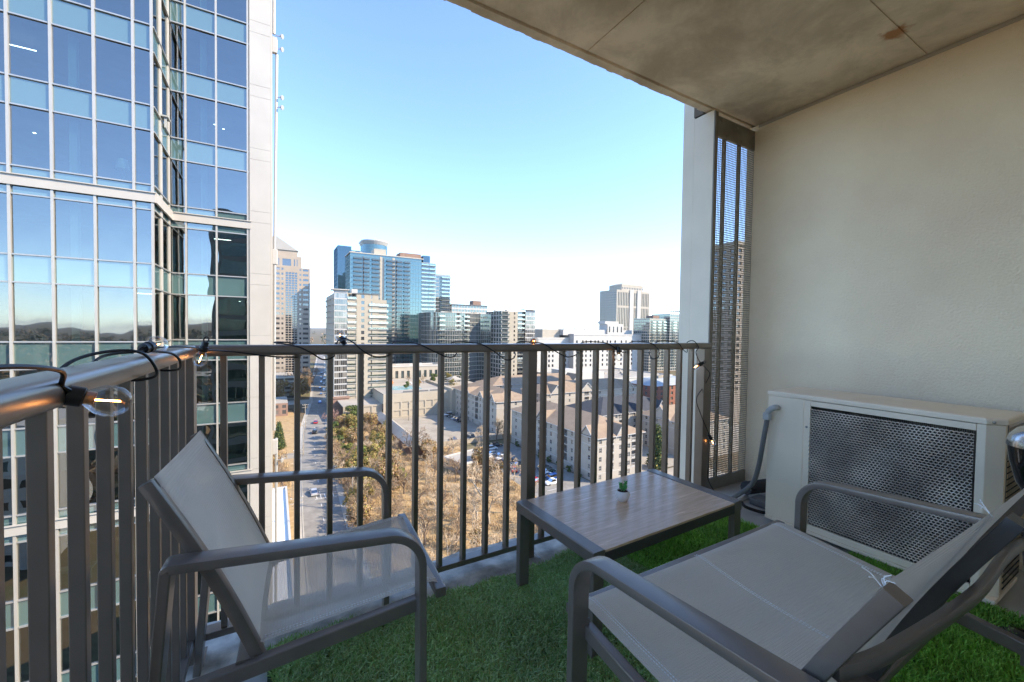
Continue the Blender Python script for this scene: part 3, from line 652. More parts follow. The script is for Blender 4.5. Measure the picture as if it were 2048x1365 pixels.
for k in range(kmin, kmax):
    vt = VT0+FH*k; vb = vt-VH
    for z in (vt, vb):
        if z < GZ+1: continue
        mb = MB(); mb.box(colsA[0], XS-.055, YA-.10, YA-.001, T(z)-.035, T(z)+.035); mb.obj('transom', M['tran'], tw)
        mb = MB(); mb.box(XS+.001, XS+.10, YA+.06, YB-.15, T(z)-.035, T(z)+.035); mb.obj('transom', M['tran'], tw)
        mb = MB(); mb.box(colsB[0]+.05, colsB[-1]+.12, YB-.11, YB-.001, T(z)-.035, T(z)+.035); mb.obj('transom', M['tran'], tw)
    if (k+1) % 4 == 0:
        z = T(vt)+.67
        mb = MB(); mb.box(colsA[0], XS+.14, YA-.19, YA-.131, z-.27, z+.27); mb.box(colsA[0], XS+.2, YA-.27, YA-.19, z+.22, z+.27); mb.obj('belt_panel', M['clad_tower'], tw)
        mb = MB(); mb.box(XS+.1, XS+.2, YA-.13, YB-.2, z-.27, z+.27); mb.obj('belt_panel', M['clad_tower'], tw)
        mb = MB(); mb.box(colsB[0]+.1, colsB[-1]+.2, YB-.2, YB-.14, z-.27, z+.27); mb.box(colsB[0]+.2, colsB[-1]+.25, YB-.28, YB-.2, z+.22, z+.27); mb.obj('belt_panel', M['clad_tower'], tw)
# rooms behind the glass
for k in range(kmin, kmax):
    z = T(VT0+FH*k)+.35
    mb = MB(); mb.box(-26, XS-.35, YA+.25, 44, z, z+.5); mb.box(XS-.35, colsB[-1], YB+.25, 44, z, z+.5); mb.obj('floor_slab', M['int_floor'], tw)
mb = MB(); mb.box(-26, colsB[-1], 40, 40.3, 0, zhi); mb.obj('core_wall', M['int_wall'], tw)
mb = MB(); mb.box(-26, -25.7, YA, 40, 0, zhi); mb.obj('side_wall', M['int_wall'], tw)
mb = MB(); mb.box(-26, -.3, YA+.3, 44, zhi, zhi+.6); mb.obj('roof', M['clad_tower'], tw)
rr = random.Random(3)
for k in near_k:
    zb = T(VT0+FH*k)-VH
    for x in (-9.1, -5.0+.9):
        y = (YA if x < XS else YB)+.5
        mb = MB(); mb.box(x-.16, x+.16, y, y+.3, zb-.4, zb+VH); mb.obj('inner_column', M['curtain'], tw)
    for q in range(2):
        if rr.random() < .45: continue
        x = rr.uniform(-12, -6.8) if q < 1 else rr.uniform(-4.6, -2.2); y = (YA if x < XS else YB)+rr.uniform(1.5, 4)
        if rr.random() < .25:
            mb = MB(); mb.box(x-.5, x+.5, y, y+.05, zb+VH-.13, zb+VH-.10); mb.obj('ceiling_light', M['lamp_w'], tw)
        else:
            for d in (0, .5):
                mb = MB(); mb.lathe([(.07, 0), (.07, -.02)], (x+d, y+d, zb+VH-.1), 10); mb.obj('ceiling_light', M['lamp_w'], tw)
    if rr.random() < .6:
        x = rr.uniform(-11, -7); y = YA+1.6; mb = MB(); mb.box(x, x+1.6, y, y+.7, zb+.2, zb+.28); mb.box(x+.1, x+.2, y+.1, y+.2, zb-.4, zb+.2); mb.box(x+1.4, x+1.5, y+.1, y+.2, zb-.4, zb+.2); mb.obj('desk', M['int_wall'], tw)
zb = T(VT0)-VH
mb = MB(); mb.lathe([(.30, .95), (.22, 1.5)], (-7.35, YA+1.2, zb), 16); mb.obj('lamp_shade', pm('shade', (.8, .8, .76), .8), tw, smooth=True)
mb = MB()
for a in (0, 2.1, 4.2): mb.tube([(-7.35+.35*math.cos(a), YA+1.2+.35*math.sin(a), zb-.4), (-7.35, YA+1.2, zb+1.0)], .025, 5)
mb.obj('lamp_tripod', M['frame'], tw)
# clad corner pier with panel joints, rain pipes and small floodlights
zz = 0.0
edges = [0]+[T(VT0+FH*k+o) for k in range(-12, 9) for o in (-VH+.3, .9)]+[zhi]
for a, b_ in zip(edges, edges[1:]):
    mb = MB(); mb.box(-1.46, -.22, YB-.16, YB+.2, a+.008, b_-.008); mb.obj('pier_panel', M['clad_tower'], tw)
mb = MB(); mb.box(-1.5, -.2, YB-.14, 44, 0, zhi); mb.obj('pier_core', pm('pier_core', (.33, .32, .30), .6), tw)
mb = MB(); mb.box(-.2, -.1, YB+.1, YB+.8, 0, zhi); mb.obj('pier_flank', M['clad_tower'], tw)
for a, b_, dx in ((T(-43), T(-7), .16), (T(-6.4), T(6.2), .06), (T(6.4), T(20.6), .20), (T(22), zhi, .10)):
    mb = MB(); mb.tube([(-.02+dx*.2, YB+.35, a), (-.02+dx, YB+.35, b_)], .10, 10); mb.obj('rain_pipe', M['mull'], tw, smooth=True)
for z in (T(21.2), T(-7.6), T(6.2), T(-20)):
    mb = MB(); mb.box(-.12, .22, YB+.2, YB+.5, z-.55, z+.55); mb.obj('pipe_bracket', M['clad_tower'], tw, bevel=.04)
for z in (21.9, 21.0, 17.6, 16.9, -8.6):
    mb = MB(); mb.tube([(.1, YB+.3, T(z)), (.42, YB+.2, T(z))], .03, 6); mb.lathe([(.05, 0), (.15, .06), (.16, .14), (.04, .16)], (.42, YB+.2, T(z)), 14, (.8, -.5, -.2)); mb.obj('floodlight', M['mull'], tw, smooth=True)

# ================================================================== OUR OWN BUILDING (seen mirrored in the glass)
ow = thing('apartment_tower', 'our own apartment tower behind the balcony, mirrored in the glass facade', 'building', (0, 0, GZ))
M['own_wall'] = pm('own_wall', (.30, .285, .26), .85, 0, .1, .3)
M['own_glass'] = glassmix('own_glass', (0, 0, 0), .25, (.8, .95, .95), 0, .01, .4, diffuse=(.02, .05, .05))
mb = MB(); mb.box(-8.8, 24, -34, -14, 0, T(20)); mb.obj('body', M['own_wall'], ow)
mb = MB(); mb.box(-.4, 24, -13.99, -.8, 0, T(-.25)); mb.box(-.4, 24, -13.99, -.8, T(2.95), T(16.5)); mb.obj('front_body', M['own_wall'], ow)
for k in range(-14, 6):
    z = T(k*2.95)
    mb = MB(); mb.quad((-.8, -13.98, z+.5), (-8.4, -13.98, z+.5), (-8.4, -13.98, z+2.6), (-.8, -13.98, z+2.6)); mb.obj('window_band', M['own_glass'], ow)
    if k != 0:
        mb = MB(); mb.quad((0, -.79, z+.1), (3.1, -.79, z+.1), (3.1, -.79, z+2.5), (0, -.79, z+2.5)); mb.quad((3.6, -.79, z+.1), (23, -.79, z+.1), (23, -.79, z+2.5), (3.6, -.79, z+2.5)); mb.obj('window_band', M['own_glass'], ow)
    if k not in (0, 1):
        mb = MB(); mb.box(-.34, 3.6, -.78, 1.93, z-.2, z); mb.obj('balcony_slab', M['ceil'], ow)
        mb = MB(); mb.box(-.3, 3.4, 1.7, 1.74, z+.05, z+1.05); mb.obj('balcony_rail', M['rail'], ow)
mb = MB(); mb.box(3.2, 3.45, -.78, 1.92, T(2.95), T(16)); mb.box(3.2, 3.45, -.78, 1.92, 0, T(-.21)); mb.obj('party_wall', M['own_wall'], ow)

# ================================================================== GROUND
def ground_mat(name, cols, scale, bump=0):
    mt = pm(name, cols[0], .95, 0, .1, scale, spec=.15); n, b = N(mt)
    cr = [x for x in n.nodes if x.type == 'VALTORGB'][0]; el = cr.color_ramp.elements
    el[0].color = (*cols[0], 1); el[1].color = (*cols[-1], 1); el[0].position = .35; el[1].position = .68
    for i, c in enumerate(cols[1:-1]): e = el.new(.35+.33*(i+1)/(len(cols)-1)); e.color = (*c, 1)
    nz = [x for x in n.nodes if x.type == 'TEX_NOISE'][0]; nz.inputs['Detail'].default_value = 10; nz.inputs['Roughness'].default_value = .65
    return mt
M['ground'] = ground_mat('ground_far', [(.10, .085, .055), (.17, .125, .075), (.12, .115, .06), (.24, .19, .13)], .02)
M['drygrass'] = ground_mat('ground_dry', [(.26, .18, .09), (.42, .30, .16), (.34, .23, .125), (.50, .385, .235)], .25)
M['asphalt'] = ground_mat('asphalt', [(.19, .18, .165), (.29, .275, .25)], .3)
M['paleconc'] = ground_mat('pale_concrete', [(.27, .24, .195), (.38, .34, .28)], .15)
M['sidewalk'] = ground_mat('sidewalk', [(.36, .34, .30), (.46, .43, .38)], .4)
M['mark'] = pm('road_paint', (.75, .74, .70), .7, 0, .1, 1)
mb = MB()
NA = 96; rad = [0, 30, 60, 100, 160, 250, 400, 650, 1000, 1500, 2200, 3000, 3800, 4600, 5600, 7000, 9000, 14000, 26000]
vs_ = []; fs_ = []
for i, r_ in enumerate(rad):
    for k in range(NA):
        a = 2*PI*k/NA; h = 0
        if r_ > 2500:
            t_ = min(1, (r_-2500)/3500); h = t_*t_*.30*(46+16*math.sin(a*5+1)+12*math.sin(a*11+r_*.001)+9*math.sin(a*23+r_*.002))
            if r_ > 9000: h = h*1.25
        vs_.append((r_*math.sin(a), r_*math.cos(a), GZ-.05+h))
for i in range(len(rad)-1):
    for k in range(NA): fs_.append((i*NA+k, (i+1)*NA+k, (i+1)*NA+(k+1) % NA, i*NA+(k+1) % NA))
mb.add(vs_, fs_); struct(mb.obj('ground', M['ground'], smooth=True, angle=3))
def sheet(name, poly, z, mat):
    mb = MB(); mb.add([(x, y, GZ+z) for x, y in poly], [tuple(range(len(poly)))]); return struct(mb.obj(name, mat))
def strip(name, cl, hw, z, mat):
    mb = MB(); L = []; cl = spline([(x, y, 0) for x, y in cl], 6)
    for i, p in enumerate(cl):
        t_ = (cl[min(i+1, len(cl)-1)]-cl[max(i-1, 0)]).normalized(); nn_ = Vector((t_.y, -t_.x, 0)); L += [p-nn_*hw, p+nn_*hw]
    mb.add([(v.x, v.y, GZ+z) for v in L], [(2*i, 2*i+1, 2*i+3, 2*i+2) for i in range(len(cl)-1)]); return struct(mb.obj(name, mat))
CL = [(8, 20), (9.2, 70), (9.8, 98), (11.2, 132), (12.9, 166), (17, 215), (24.5, 280), (32, 370), (42, 479), (68, 760)]
sheet('wooded_lot_ground', [(14.8, 40), (62, 40), (62, 147), (46, 150), (44, 206), (22, 206), (15.5, 120)], .004, M['drygrass'])
sheet('verge_ground', [(-30, 60), (4.6, 60), (6, 130), (12, 205), (8, 250), (-30, 250)], .004, M['drygrass'])
strip('sidewalk', CL, 5.9, .008, M['sidewalk'])
mb = MB()
strip('street', CL, 4.2, .012, M['asphalt'])
for s_ in (-1, 1):        # kerbs
    mb = MB(); c2 = spline([(x, y, 0) for x, y in CL[:8]], 6)
    for a, b_ in zip(c2, c2[1:]):
        t_ = (b_-a).normalized(); nn_ = Vector((t_.y, -t_.x, 0))*4.33*s_; mb.bar((a.x+nn_.x, a.y+nn_.y, GZ+.06), (b_.x+nn_.x, b_.y+nn_.y, GZ+.06), (.12, 0, 0), (0, 0, .07))
    struct(mb.obj('kerb', M['sidewalk']))
sheet('cross_street', [(-60, 268), (20, 268), (21, 284), (-60, 284)], .016, M['paleconc'])
sheet('driveway', [(-14, 158), (8, 158), (8.3, 165), (-14, 165)], .016, M['paleconc'])
sheet('car_park', [(61, 84), (81.5, 84), (81.5, 141), (66, 141), (62, 120)], .020, M['asphalt'])
sheet('forecourt', [(59, 60), (125, 60), (125, 91), (81.6, 91), (81.6, 83.9), (60.5, 83.9)], .016, M['paleconc'])
sheet('court_ground', [(100, 92), (200, 92), (200, 230), (100, 230)], .006, M['paleconc'])
mk = MB()
for k in range(40):
    y = 40+k*9; c = [p for p in spline([(x, yy, 0) for x, yy in CL], 12)]; p = min(c, key=lambda q: abs(q.y-y)); mk.add([(p.x-.05, y, GZ+.017), (p.x+.05, y, GZ+.017), (p.x+.05, y+2, GZ+.017), (p.x-.05, y+2, GZ+.017)], [(0, 1, 2, 3)])
tag(struct(mk.obj('lane_marking', M['mark'])))
mk = MB()
for k in range(5):
    x = 9.6+k*1.0; mk.add([(x, 117.5, GZ+.018), (x+.16, 117.5, GZ+.018), (x+.16, 120.3, GZ+.018), (x, 120.3, GZ+.018)], [(0, 1, 2, 3)])
for y in (117.2, 120.4): mk.add([(9.2, y, GZ+.0185), (14.6, y, GZ+.0185), (14.6, y+.14, GZ+.0185), (9.2, y+.14, GZ+.0185)], [(0, 1, 2, 3)])
struct(mk.obj('crosswalk_marking', M['mark']))
mk = MB()
for k in range(16):
    y = 88+k*2.9; mk.add([(66, y, GZ+.024), (71, y, GZ+.024), (71, y+.12, GZ+.024), (66, y+.12, GZ+.024)], [(0, 1, 2, 3)])
struct(mk.obj('bay_marking', M['mark']))

# ================================================================== BUILDING KIT
def facade(parent, P, U, Nn, L, z0, z1, cols, rows, depth, wall, paneM, pname='window', join=False, reveal=True, frame=None):
    """wall sheet with real openings; cols/rows are (start, end) openings along U and z. Panes sit `depth` behind the face"""
    P, U, Nn = Vector(P), Vector(U), Vector(Nn); mb = MB(); Zv = Vector((0, 0, 1))
    def pt(u, z, d=0): return P+U*u+Zv*z-Nn*d
    ue = [0]+[e for c in cols for e in c]+[L]; ze = [z0]+[e for r_ in rows for e in r_]+[z1]
    flip = U.cross(Zv).dot(Nn) < 0
    def q(a, b_, c, d):
        mb.quad(*((d, c, b_, a) if flip else (a, b_, c, d)))
    for j in range(len(ze)-1):
        if ze[j+1]-ze[j] < 1e-4: continue
        if j % 2 == 0: q(pt(0, ze[j]), pt(L, ze[j]), pt(L, ze[j+1]), pt(0, ze[j+1]))
        else:
            for i in range(0, len(ue)-1, 2):
                if ue[i+1]-ue[i] > 1e-4: q(pt(ue[i], ze[j]), pt(ue[i+1], ze[j]), pt(ue[i+1], ze[j+1]), pt(ue[i], ze[j+1]))
    pj = MB()
    for a, b_ in cols:
        for c, d in rows:
            if reveal:
                q(pt(a, c), pt(b_, c), pt(b_, c, depth), pt(a, c, depth)); q(pt(a, d, depth), pt(b_, d, depth), pt(b_, d), pt(a, d))
                q(pt(a, c), pt(a, c, depth), pt(a, d, depth), pt(a, d)); q(pt(b_, c, depth), pt(b_, c), pt(b_, d), pt(b_, d, depth))
            if join:
                pj.quad(pt(a, c, depth), pt(b_, c, depth), pt(b_, d, depth), pt(a, d, depth))
            else: wpane(parent, pt(a, c, depth), U, b_-a, d-c, paneM, pname, frame)
    mb.obj('wall', wall, parent)
    if join: tag(pj.obj(pname, paneM, parent), kind='stuff')
wc = {}
def wpane(parent, p, U, L, h, mat, name='window', frame=None):
    k = (name, round(L, 2), round(h, 2), mat.name, frame.name if frame else '')
    if k not in wc:
        mb = MB(); mb.quad((0, 0, 0), (L, 0, 0), (L, 0, h), (0, 0, h))
        if frame:
            mb.k = 1; t_ = .07
            for a, b_, c, d in ((0, t_, 0, h), (L-t_, L, 0, h), (L/2-t_/2, L/2+t_/2, 0, h), (0, L, 0, t_), (0, L, h-t_, h), (0, L, h/2-t_/2, h/2+t_/2)):
                mb.quad((a, -.03, c), (b_, -.03, c), (b_, -.03, d), (a, -.03, d))
        wc[k] = mb.mesh(name, [mat, frame] if frame else mat)
    return inst(name, wc[k], parent, p, (0, 0, math.atan2(U[1], U[0])))
def fsplit(L, n, frac, m0=0, m1=0):
    """n equal bays between margins, each with an opening of the given fraction"""
    b_ = (L-m0-m1)/n; return [(m0+b_*(i+(1-frac)/2), m0+b_*(i+(1+frac)/2)) for i in range(n)]
S_ = dict(U=(1, 0, 0), Nn=(0, -1, 0)); W_ = dict(U=(0, -1, 0), Nn=(-1, 0, 0))
def shell(parent, x0, x1, y0, y1, z0, z1, mat, roof=None, name='rear_wall'):
    """north and east walls and a flat roof; south and west come from facade()"""
    mb = MB(); mb.quad((x1, y0, z0), (x1, y1, z0), (x1, y1, z1), (x1, y0, z1)); mb.quad((x1, y1, z0), (x0, y1, z0), (x0, y1, z1), (x1, y1, z1)); mb.obj(name, mat, parent)
    mb = MB(); mb.quad((x0, y0, z1), (x1, y0, z1), (x1, y1, z1), (x0, y1, z1)); mb.obj('roof', roof or mat, parent)
def parapet(parent, x0, x1, y0, y1, z, h, t_, mat):
    mb = MB(); mb.box(x0-t_, x1+t_, y0-t_, y0+.3, z-h, z); mb.box(x0-t_, x0+.3, y0+.301, y1-.301, z-h, z); mb.box(x1-.3, x1+t_, y0+.301, y1-.301, z-h, z); mb.box(x0-t_, x1+t_, y1-.3, y1+t_, z-h, z); mb.obj('parapet', mat, parent)
B = {}
B['cream'] = pm('cream_render', (.37, .32, .245), .85, 0, .05, .2)
B['cream2'] = pm('cream_siding', (.36, .32, .265), .85, 0, .06, .3)
B['white'] = pm('white_stone', (.46, .44, .405), .8, 0, .05, .15)
B['pinkstone'] = pm('pink_stone', (.34, .28, .22), .8, 0, .06, .15)
B['tanstone'] = pm('tan_stone', (.38, .335, .27), .8, 0, .06, .15)
B['brick'] = pm('red_brick', (.27, .115, .08), .9, 0, .15, 1)
B['brownbrick'] = pm('brown_brick', (.24, .15, .11), .9, 0, .15, .6)
B['roof_tan'] = pm('roof_tan', (.27, .20, .14), .9, 0, .10, .5, .3, 6, .2, dist=.05)
B['roof_dark'] = pm('roof_dark', (.045, .048, .055), .9, 0, .15, .5)
B['roof_flat'] = pm('roof_flat', (.33, .30, .255), .9, 0, .12, .1)
B['roof_white'] = pm('roof_white', (.80, .79, .76), .8, 0, .04, .1)
B['win'] = glassmix('far_window', (0, 0, 0), .12, (.8, .9, 1), .02, diffuse=(.03, .03, .031), vary=(.17, .15, .125))
B['win_teal'] = glassmix('teal_glass', (0, 0, 0), .22, (.42, .54, .56), .03, .02, .12, diffuse=(.05, .10, .105))
B['win_blue'] = glassmix('blue_glass', (0, 0, 0), .20, (.28, .38, .46), .02, .015, .1, diffuse=(.025, .055, .075))
B['win_grey'] = glassmix('grey_glass', (0, 0, 0), .18, (.55, .64, .64), .02, .02, .1, diffuse=(.055, .07, .07))
B['win_clear'] = glassmix('clear_glass', (0, 0, 0), .15, (.7, .75, .78), .01, .02, .12, diffuse=(.06, .056, .05), vary=(.22, .20, .17))
B['slab'] = pm('slab_edge', (.42, .395, .35), .8, 0, .05, .3)
B['dkslab'] = pm('dark_slab', (.12, .12, .12), .7, 0, .1, .5)
B['railg'] = glassmix('balcony_glass', (.7, .78, .76), .22, (.9, 1, 1), .02)
B['dkrail'] = glassmix('dark_rail_glass', (0, 0, 0), .10, (.5, .6, .62), .05, diffuse=(.05, .06, .06))
B['whiteframe'] = pm('white_frame', (.43, .41, .38), .6, 0, .04, .5)
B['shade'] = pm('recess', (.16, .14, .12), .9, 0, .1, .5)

def apt(name, label, x0, x1, y0, y1, h, ridge, wcols, scols, wbal, sbal, roofm, gables=(), floors=5, cat='building', ov=.7, detail=True):
    """five-storey siding block: windows and recessed balcony stacks on west and south faces, hipped roof"""
    t_ = thing(name, label, cat, (x0, y0, GZ)); fh = h/floors; L, Wd = y1-y0, x1-x0
    for (P, F, LL, wc_, bal_) in (((0, L, 0), W_, L, wcols, wbal), ((0, 0, 0), S_, Wd, scols, sbal)):
        U = Vector(F['U']); Nn = Vector(F['Nn'])
        allc = sorted([(a-.5, a+.5, 'w') for a in wc_]+[(a-1.5, a+1.5, 'b') for a in bal_])
        # windows and balconies share one facade sheet: split it column by column
        cuts = [0]; 
        for i in range(len(allc)-1): cuts.append((allc[i][1]+allc[i+1][0])/2)
        cuts.append(LL)
        for i, (a, b_, kd) in enumerate(allc):
            c0, c1 = cuts[i], cuts[i+1]; PP = Vector(P)+U*c0
            rows = [(f*fh+(.75 if kd == 'w' else .25), f*fh+(2.15 if kd == 'w' else 2.45)) for f in range(floors) if kd == 'w' or f > 0]
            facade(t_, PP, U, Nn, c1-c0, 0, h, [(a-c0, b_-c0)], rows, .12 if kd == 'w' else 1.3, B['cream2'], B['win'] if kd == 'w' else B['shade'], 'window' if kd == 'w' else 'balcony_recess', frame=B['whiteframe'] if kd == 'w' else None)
            if kd == 'b':
                for r_ in rows:
                    mb = MB(); p = Vector(P)+U*a+Vector((0, 0, r_[0])); e = Vector(P)+U*b_+Vector((0, 0, r_[0])); o_ = Nn*.05
                    mb.bar(p+o_+Vector((0, 0, 1.0)), e+o_+Vector((0, 0, 1.0)), Nn*.04, (0, 0, .05)); mb.bar(p+o_+Vector((0, 0, .05)), e+o_+Vector((0, 0, .05)), Nn*.05, (0, 0, .12))
                    for k in range(13):
                        g = p.lerp(e, k/12)+o_; mb.bar(g+Vector((0, 0, .1)), g+Vector((0, 0, .96)), U*.03, Nn*.02)
                    mb.obj('balcony_railing', B['whiteframe'] if F is S_ else B['dkslab'], t_)
    for f in (1, floors-1):      # belt courses
        mb = MB(); mb.box(-.06, Wd, -.06, -.001, f*fh-.08, f*fh+.08); mb.box(-.06, -.001, 0, L, f*fh-.08, f*fh+.08); mb.obj('belt_course', B['whiteframe'], t_)
    mb = MB(); mb.quad((Wd, 0, 0), (Wd, L, 0), (Wd, L, h), (Wd, 0, h)); mb.quad((Wd, L, 0), (0, L, 0), (0, L, h), (Wd, L, h)); mb.obj('rear_wall', B['cream2'], t_)
    e0, e1, f0, f1 = -ov, Wd+ov, -ov, L+ov; mx = Wd/2; hp = Wd*.5 if L > Wd else 0
    zr = ridge
    mb = MB()
    if L >= Wd:
        A_, B__ = (mx, hp, zr), (mx, L-hp, zr)
        c = [(e0, f0, h), (e1, f0, h), (e1, f1, h), (e0, f1, h)]
        mb.add(c+[A_, B__], [(0, 1, 4), (1, 2, 5, 4), (2, 3, 5), (3, 0, 4, 5), (3, 2, 1, 0)])
    else:
        hq = L*.5; A_, B__ = (hq, L/2, zr), (Wd-hq, L/2, zr); c = [(e0, f0, h), (e1, f0, h), (e1, f1, h), (e0, f1, h)]
        mb.add(c+[A_, B__], [(3, 0, 4), (0, 1, 5, 4), (1, 2, 5), (2, 3, 4, 5), (3, 2, 1, 0)])
    rf = mb.obj('roof', roofm, t_)
    mb = MB(); mb.box(e0-.02, e0+.1, f0, f1, h-.25, h-.002); mb.box(e0+.101, e1, f0-.02, f0+.1, h-.25, h-.002); mb.obj('fascia', B['whiteframe'], t_)
    for face, c0, wd, pk in gables:      # cross gables: face W or S, centre along it, half width, peak height
        mb = MB()
        dep = (Wd if face == 'W' else L)*.5
        if face == 'W':
            a, b_, p = (-.35, c0-wd, h-.4), (-.35, c0+wd, h-.4), (-.35, c0, pk); mb.add([a, b_, p], [(0, 2, 1)]); ww = B['cream2']
            mb.obj('gable_wall', ww, t_)
            mb = MB(); mb.add([(-.7, c0-wd-.5, h-.75), (-.7, c0, pk+.12), (-.7, c0+wd+.5, h-.75), (dep, c0-wd-.5, h-.75), (dep, c0, pk+.12), (dep, c0+wd+.5, h-.75)], [(0, 1, 4, 3), (1, 2, 5, 4)]); mb.obj('gable_roof', roofm, t_)
            for s_ in (-1, 1):
                mb = MB(); mb.bar((-.72, c0+s_*(wd+.5), h-.85), (-.72, c0, pk+.02), (.05, 0, 0), (0, 0, .16)); mb.obj('bargeboard', B['whiteframe'], t_)
        else:
            a, b_, p = (c0-wd, -.35, h-.4), (c0+wd, -.35, h-.4), (c0, -.35, pk); mb.add([a, b_, p], [(0, 1, 2)]); mb.obj('gable_wall', B['cream2'], t_)
            mb = MB(); mb.add([(c0-wd-.5, -.7, h-.75), (c0, -.7, pk+.12), (c0+wd+.5, -.7, h-.75), (c0-wd-.5, dep, h-.75), (c0, dep, pk+.12), (c0+wd+.5, dep, h-.75)], [(0, 3, 4, 1), (1, 4, 5, 2)]); mb.obj('gable_roof', roofm, t_)
            for s_ in (-1, 1):
                mb = MB(); mb.bar((c0+s_*(wd+.5), -.72, h-.85), (c0, -.72, pk+.02), (0, .05, 0), (0, 0, .16)); mb.obj('bargeboard', B['whiteframe'], t_)
    return t_
apt('apartment_house', 'cream apartment block with tan hipped roof beside the row of parked cars', 82, 101, 92, 142, 13.3, 17.6,
    [3.5, 8, 16.5, 19.5, 27, 31, 38.5, 42, 46.8], [1.6, 9.6, 13.2, 18], [12, 23, 34.5], [5.4, 16.1][:1]+[15.8], B['roof_tan'], [('W', 4, 3.2, 16.3), ('W', 29, 3, 16.2), ('S', 9.6, 2.2, 16.4)])
apt('apartment_house', 'long cream apartment block behind the upper car park, dark balconies in stacks', 82, 101, 155, 204, 14.0, 17.8,
    [2.5, 6, 10, 20, 25, 33, 36.5, 45.5], [4, 9.5, 15], [13.5, 17.1, 29, 41], [], B['roof_tan'], [('W', 3.4, 3, 17), ('W', 15, 3.2, 16.6), ('W', 30, 3, 16.6)])
apt('apartment_house', 'apartment wing with dark slate roof and white dormers behind the cream block', 108, 150, 119, 141, 12.6, 17.4,
    [3, 9, 15, 20], [4, 8, 14, 18, 25, 31, 37], [], [11, 22], B['roof_dark'], [('S', 12, 2, 15.4), ('S', 20, 2, 15.4), ('S', 33, 2.5, 16)])
apt('apartment_house', 'cream gabled apartment wing with tan roof beside the dark evergreen', 126, 150, 95, 117, 12.4, 17.2,
    [4, 9, 14, 19], [3, 7, 12, 18, 22], [], [], B['roof_tan'], [('W', 11, 5, 17), ('S', 8, 3, 16)])
apt('apartment_house', 'tan-roofed apartment wing with an arched gable between the two cream blocks', 112, 176, 164, 184, 14.2, 18.6,
    [4, 10, 15], [4, 10, 16, 22, 30, 36, 44, 52, 60], [], [27], B['roof_tan'], [('S', 8, 4, 18), ('S', 27, 5, 18.4), ('S', 56, 4, 18)])
apt('apartment_house', 'farthest tan-roofed apartment wing in front of the white courthouse', 106, 170, 205, 226, 13.6, 17.6,
    [5, 12], [5, 12, 20, 28, 36, 44, 52, 60], [], [], B['roof_tan'], [('S', 60, 4, 17.6)])

# parking deck with panelled retaining wall, return wall and roof terrace
dk = thing('parking_deck', 'cream retaining wall with rows of sunken panels under a pool terrace', 'wall', (36, 204.5, GZ))
def panels(parent, P, U, Nn, L, h, n, rows, mat):
    facade(parent, P, U, Nn, L, 0, h, fsplit(L, n, .8, .5, .5), rows, .35, mat, mat, 'panel')
panels(dk, (10, 0, 0), (1, 0, 0), (0, -1, 0), 34, 12.6, 8, [(1.2, 4.0), (4.8, 8.2)], B['cream'])
panels(dk, (-8, 2, 0), (1, 0, 0), (0, -1, 0), 18, 7.6, 4, [(.6, 3.4), (4, 6.8)], B['cream'])
mb = MB(); mb.box(10, 44, .4, 60, 12.2, 12.6); mb.obj('terrace_slab', B['roof_flat'], dk)
mb = MB(); mb.box(-8, 9.99, 2.4, 26, 7.2, 7.6); mb.obj('terrace_slab', B['roof_flat'], dk)
mb = MB(); mb.quad((10, .001, 7.6), (10, 26, 7.6), (10, 26, 12.6), (10, .001, 12.6)); mb.obj('return_wall', B['cream'], dk)
mb = MB(); mb.box(44.01, 46.2, -3.4, 40, 0, 13.8); mb.obj('end_wall', B['cream'], dk)
mb = MB(); mb.box(18, 33, 12, 26, 12.61, 12.66); mb.obj('pool', pm('pool_water', (.10, .35, .42), .05), dk)
for k in range(3):
    mb = MB(); mb.box(20+k*7, 26+k*7, 1.4, 2.0, 12.61, 13.3); mb.obj('planter', B['dkslab'], dk)
for k in range(10):
    mb = MB(); x = 14+rnd.uniform(0, 26); y = 30+rnd.uniform(0, 12); mb.box(x, x+.7, y, y+1.9, 12.7, 13.1); mb.box(x, x+.7, y+1.4, y+1.9, 13.1, 13.7); o = mb.obj('sun_lounger', [pm('lounger_red', (.55, .08, .05), .7), pm('lounger_orange', (.6, .25, .08), .7), pm('lounger_white', (.7, .68, .62), .7)][k % 3], None); o.location = (36, 204.5, GZ)
    tag(o, ['red', 'orange', 'white'][k % 3]+' sun lounger on the pool terrace above the retaining wall', 'lounger', 'loungers on the pool terrace')
gz_ = thing('gazebo', 'small open pavilion with pale hipped roof on the terrace', 'gazebo', (92, 228, GZ+12.4))
for x in (-3, 3):
    for y in (-3, 3): mb = MB(); mb.box(x-.15, x+.15, y-.15, y+.15, 0, 3); mb.obj('post', B['whiteframe'], gz_)
mb = MB(); mb.add([(-4, -4, 3), (4, -4, 3), (4, 4, 3), (-4, 4, 3), (0, 0, 5)], [(0, 1, 4), (1, 2, 4), (2, 3, 4), (3, 0, 4), (3, 2, 1, 0)]); mb.obj('roof', B['roof_flat'], gz_)
mb = MB(); mb.box(-8, 14, -8, 10, -12.4, -.01); mb.obj('podium', B['cream'], gz_)
# upper car park slab
ud = thing('car_park_deck', 'pale concrete car park slab in front of the panelled wall', 'car park', (45, 148, GZ))
mb = MB(); mb.box(0, 36.5, 0, 56, .02, .55); mb.obj('slab', M['paleconc'], ud)
mb = MB(); mb.box(.3, 36, -.25, -.002, .1, 2.0); mb.obj('edge_wall', B['cream'], ud)
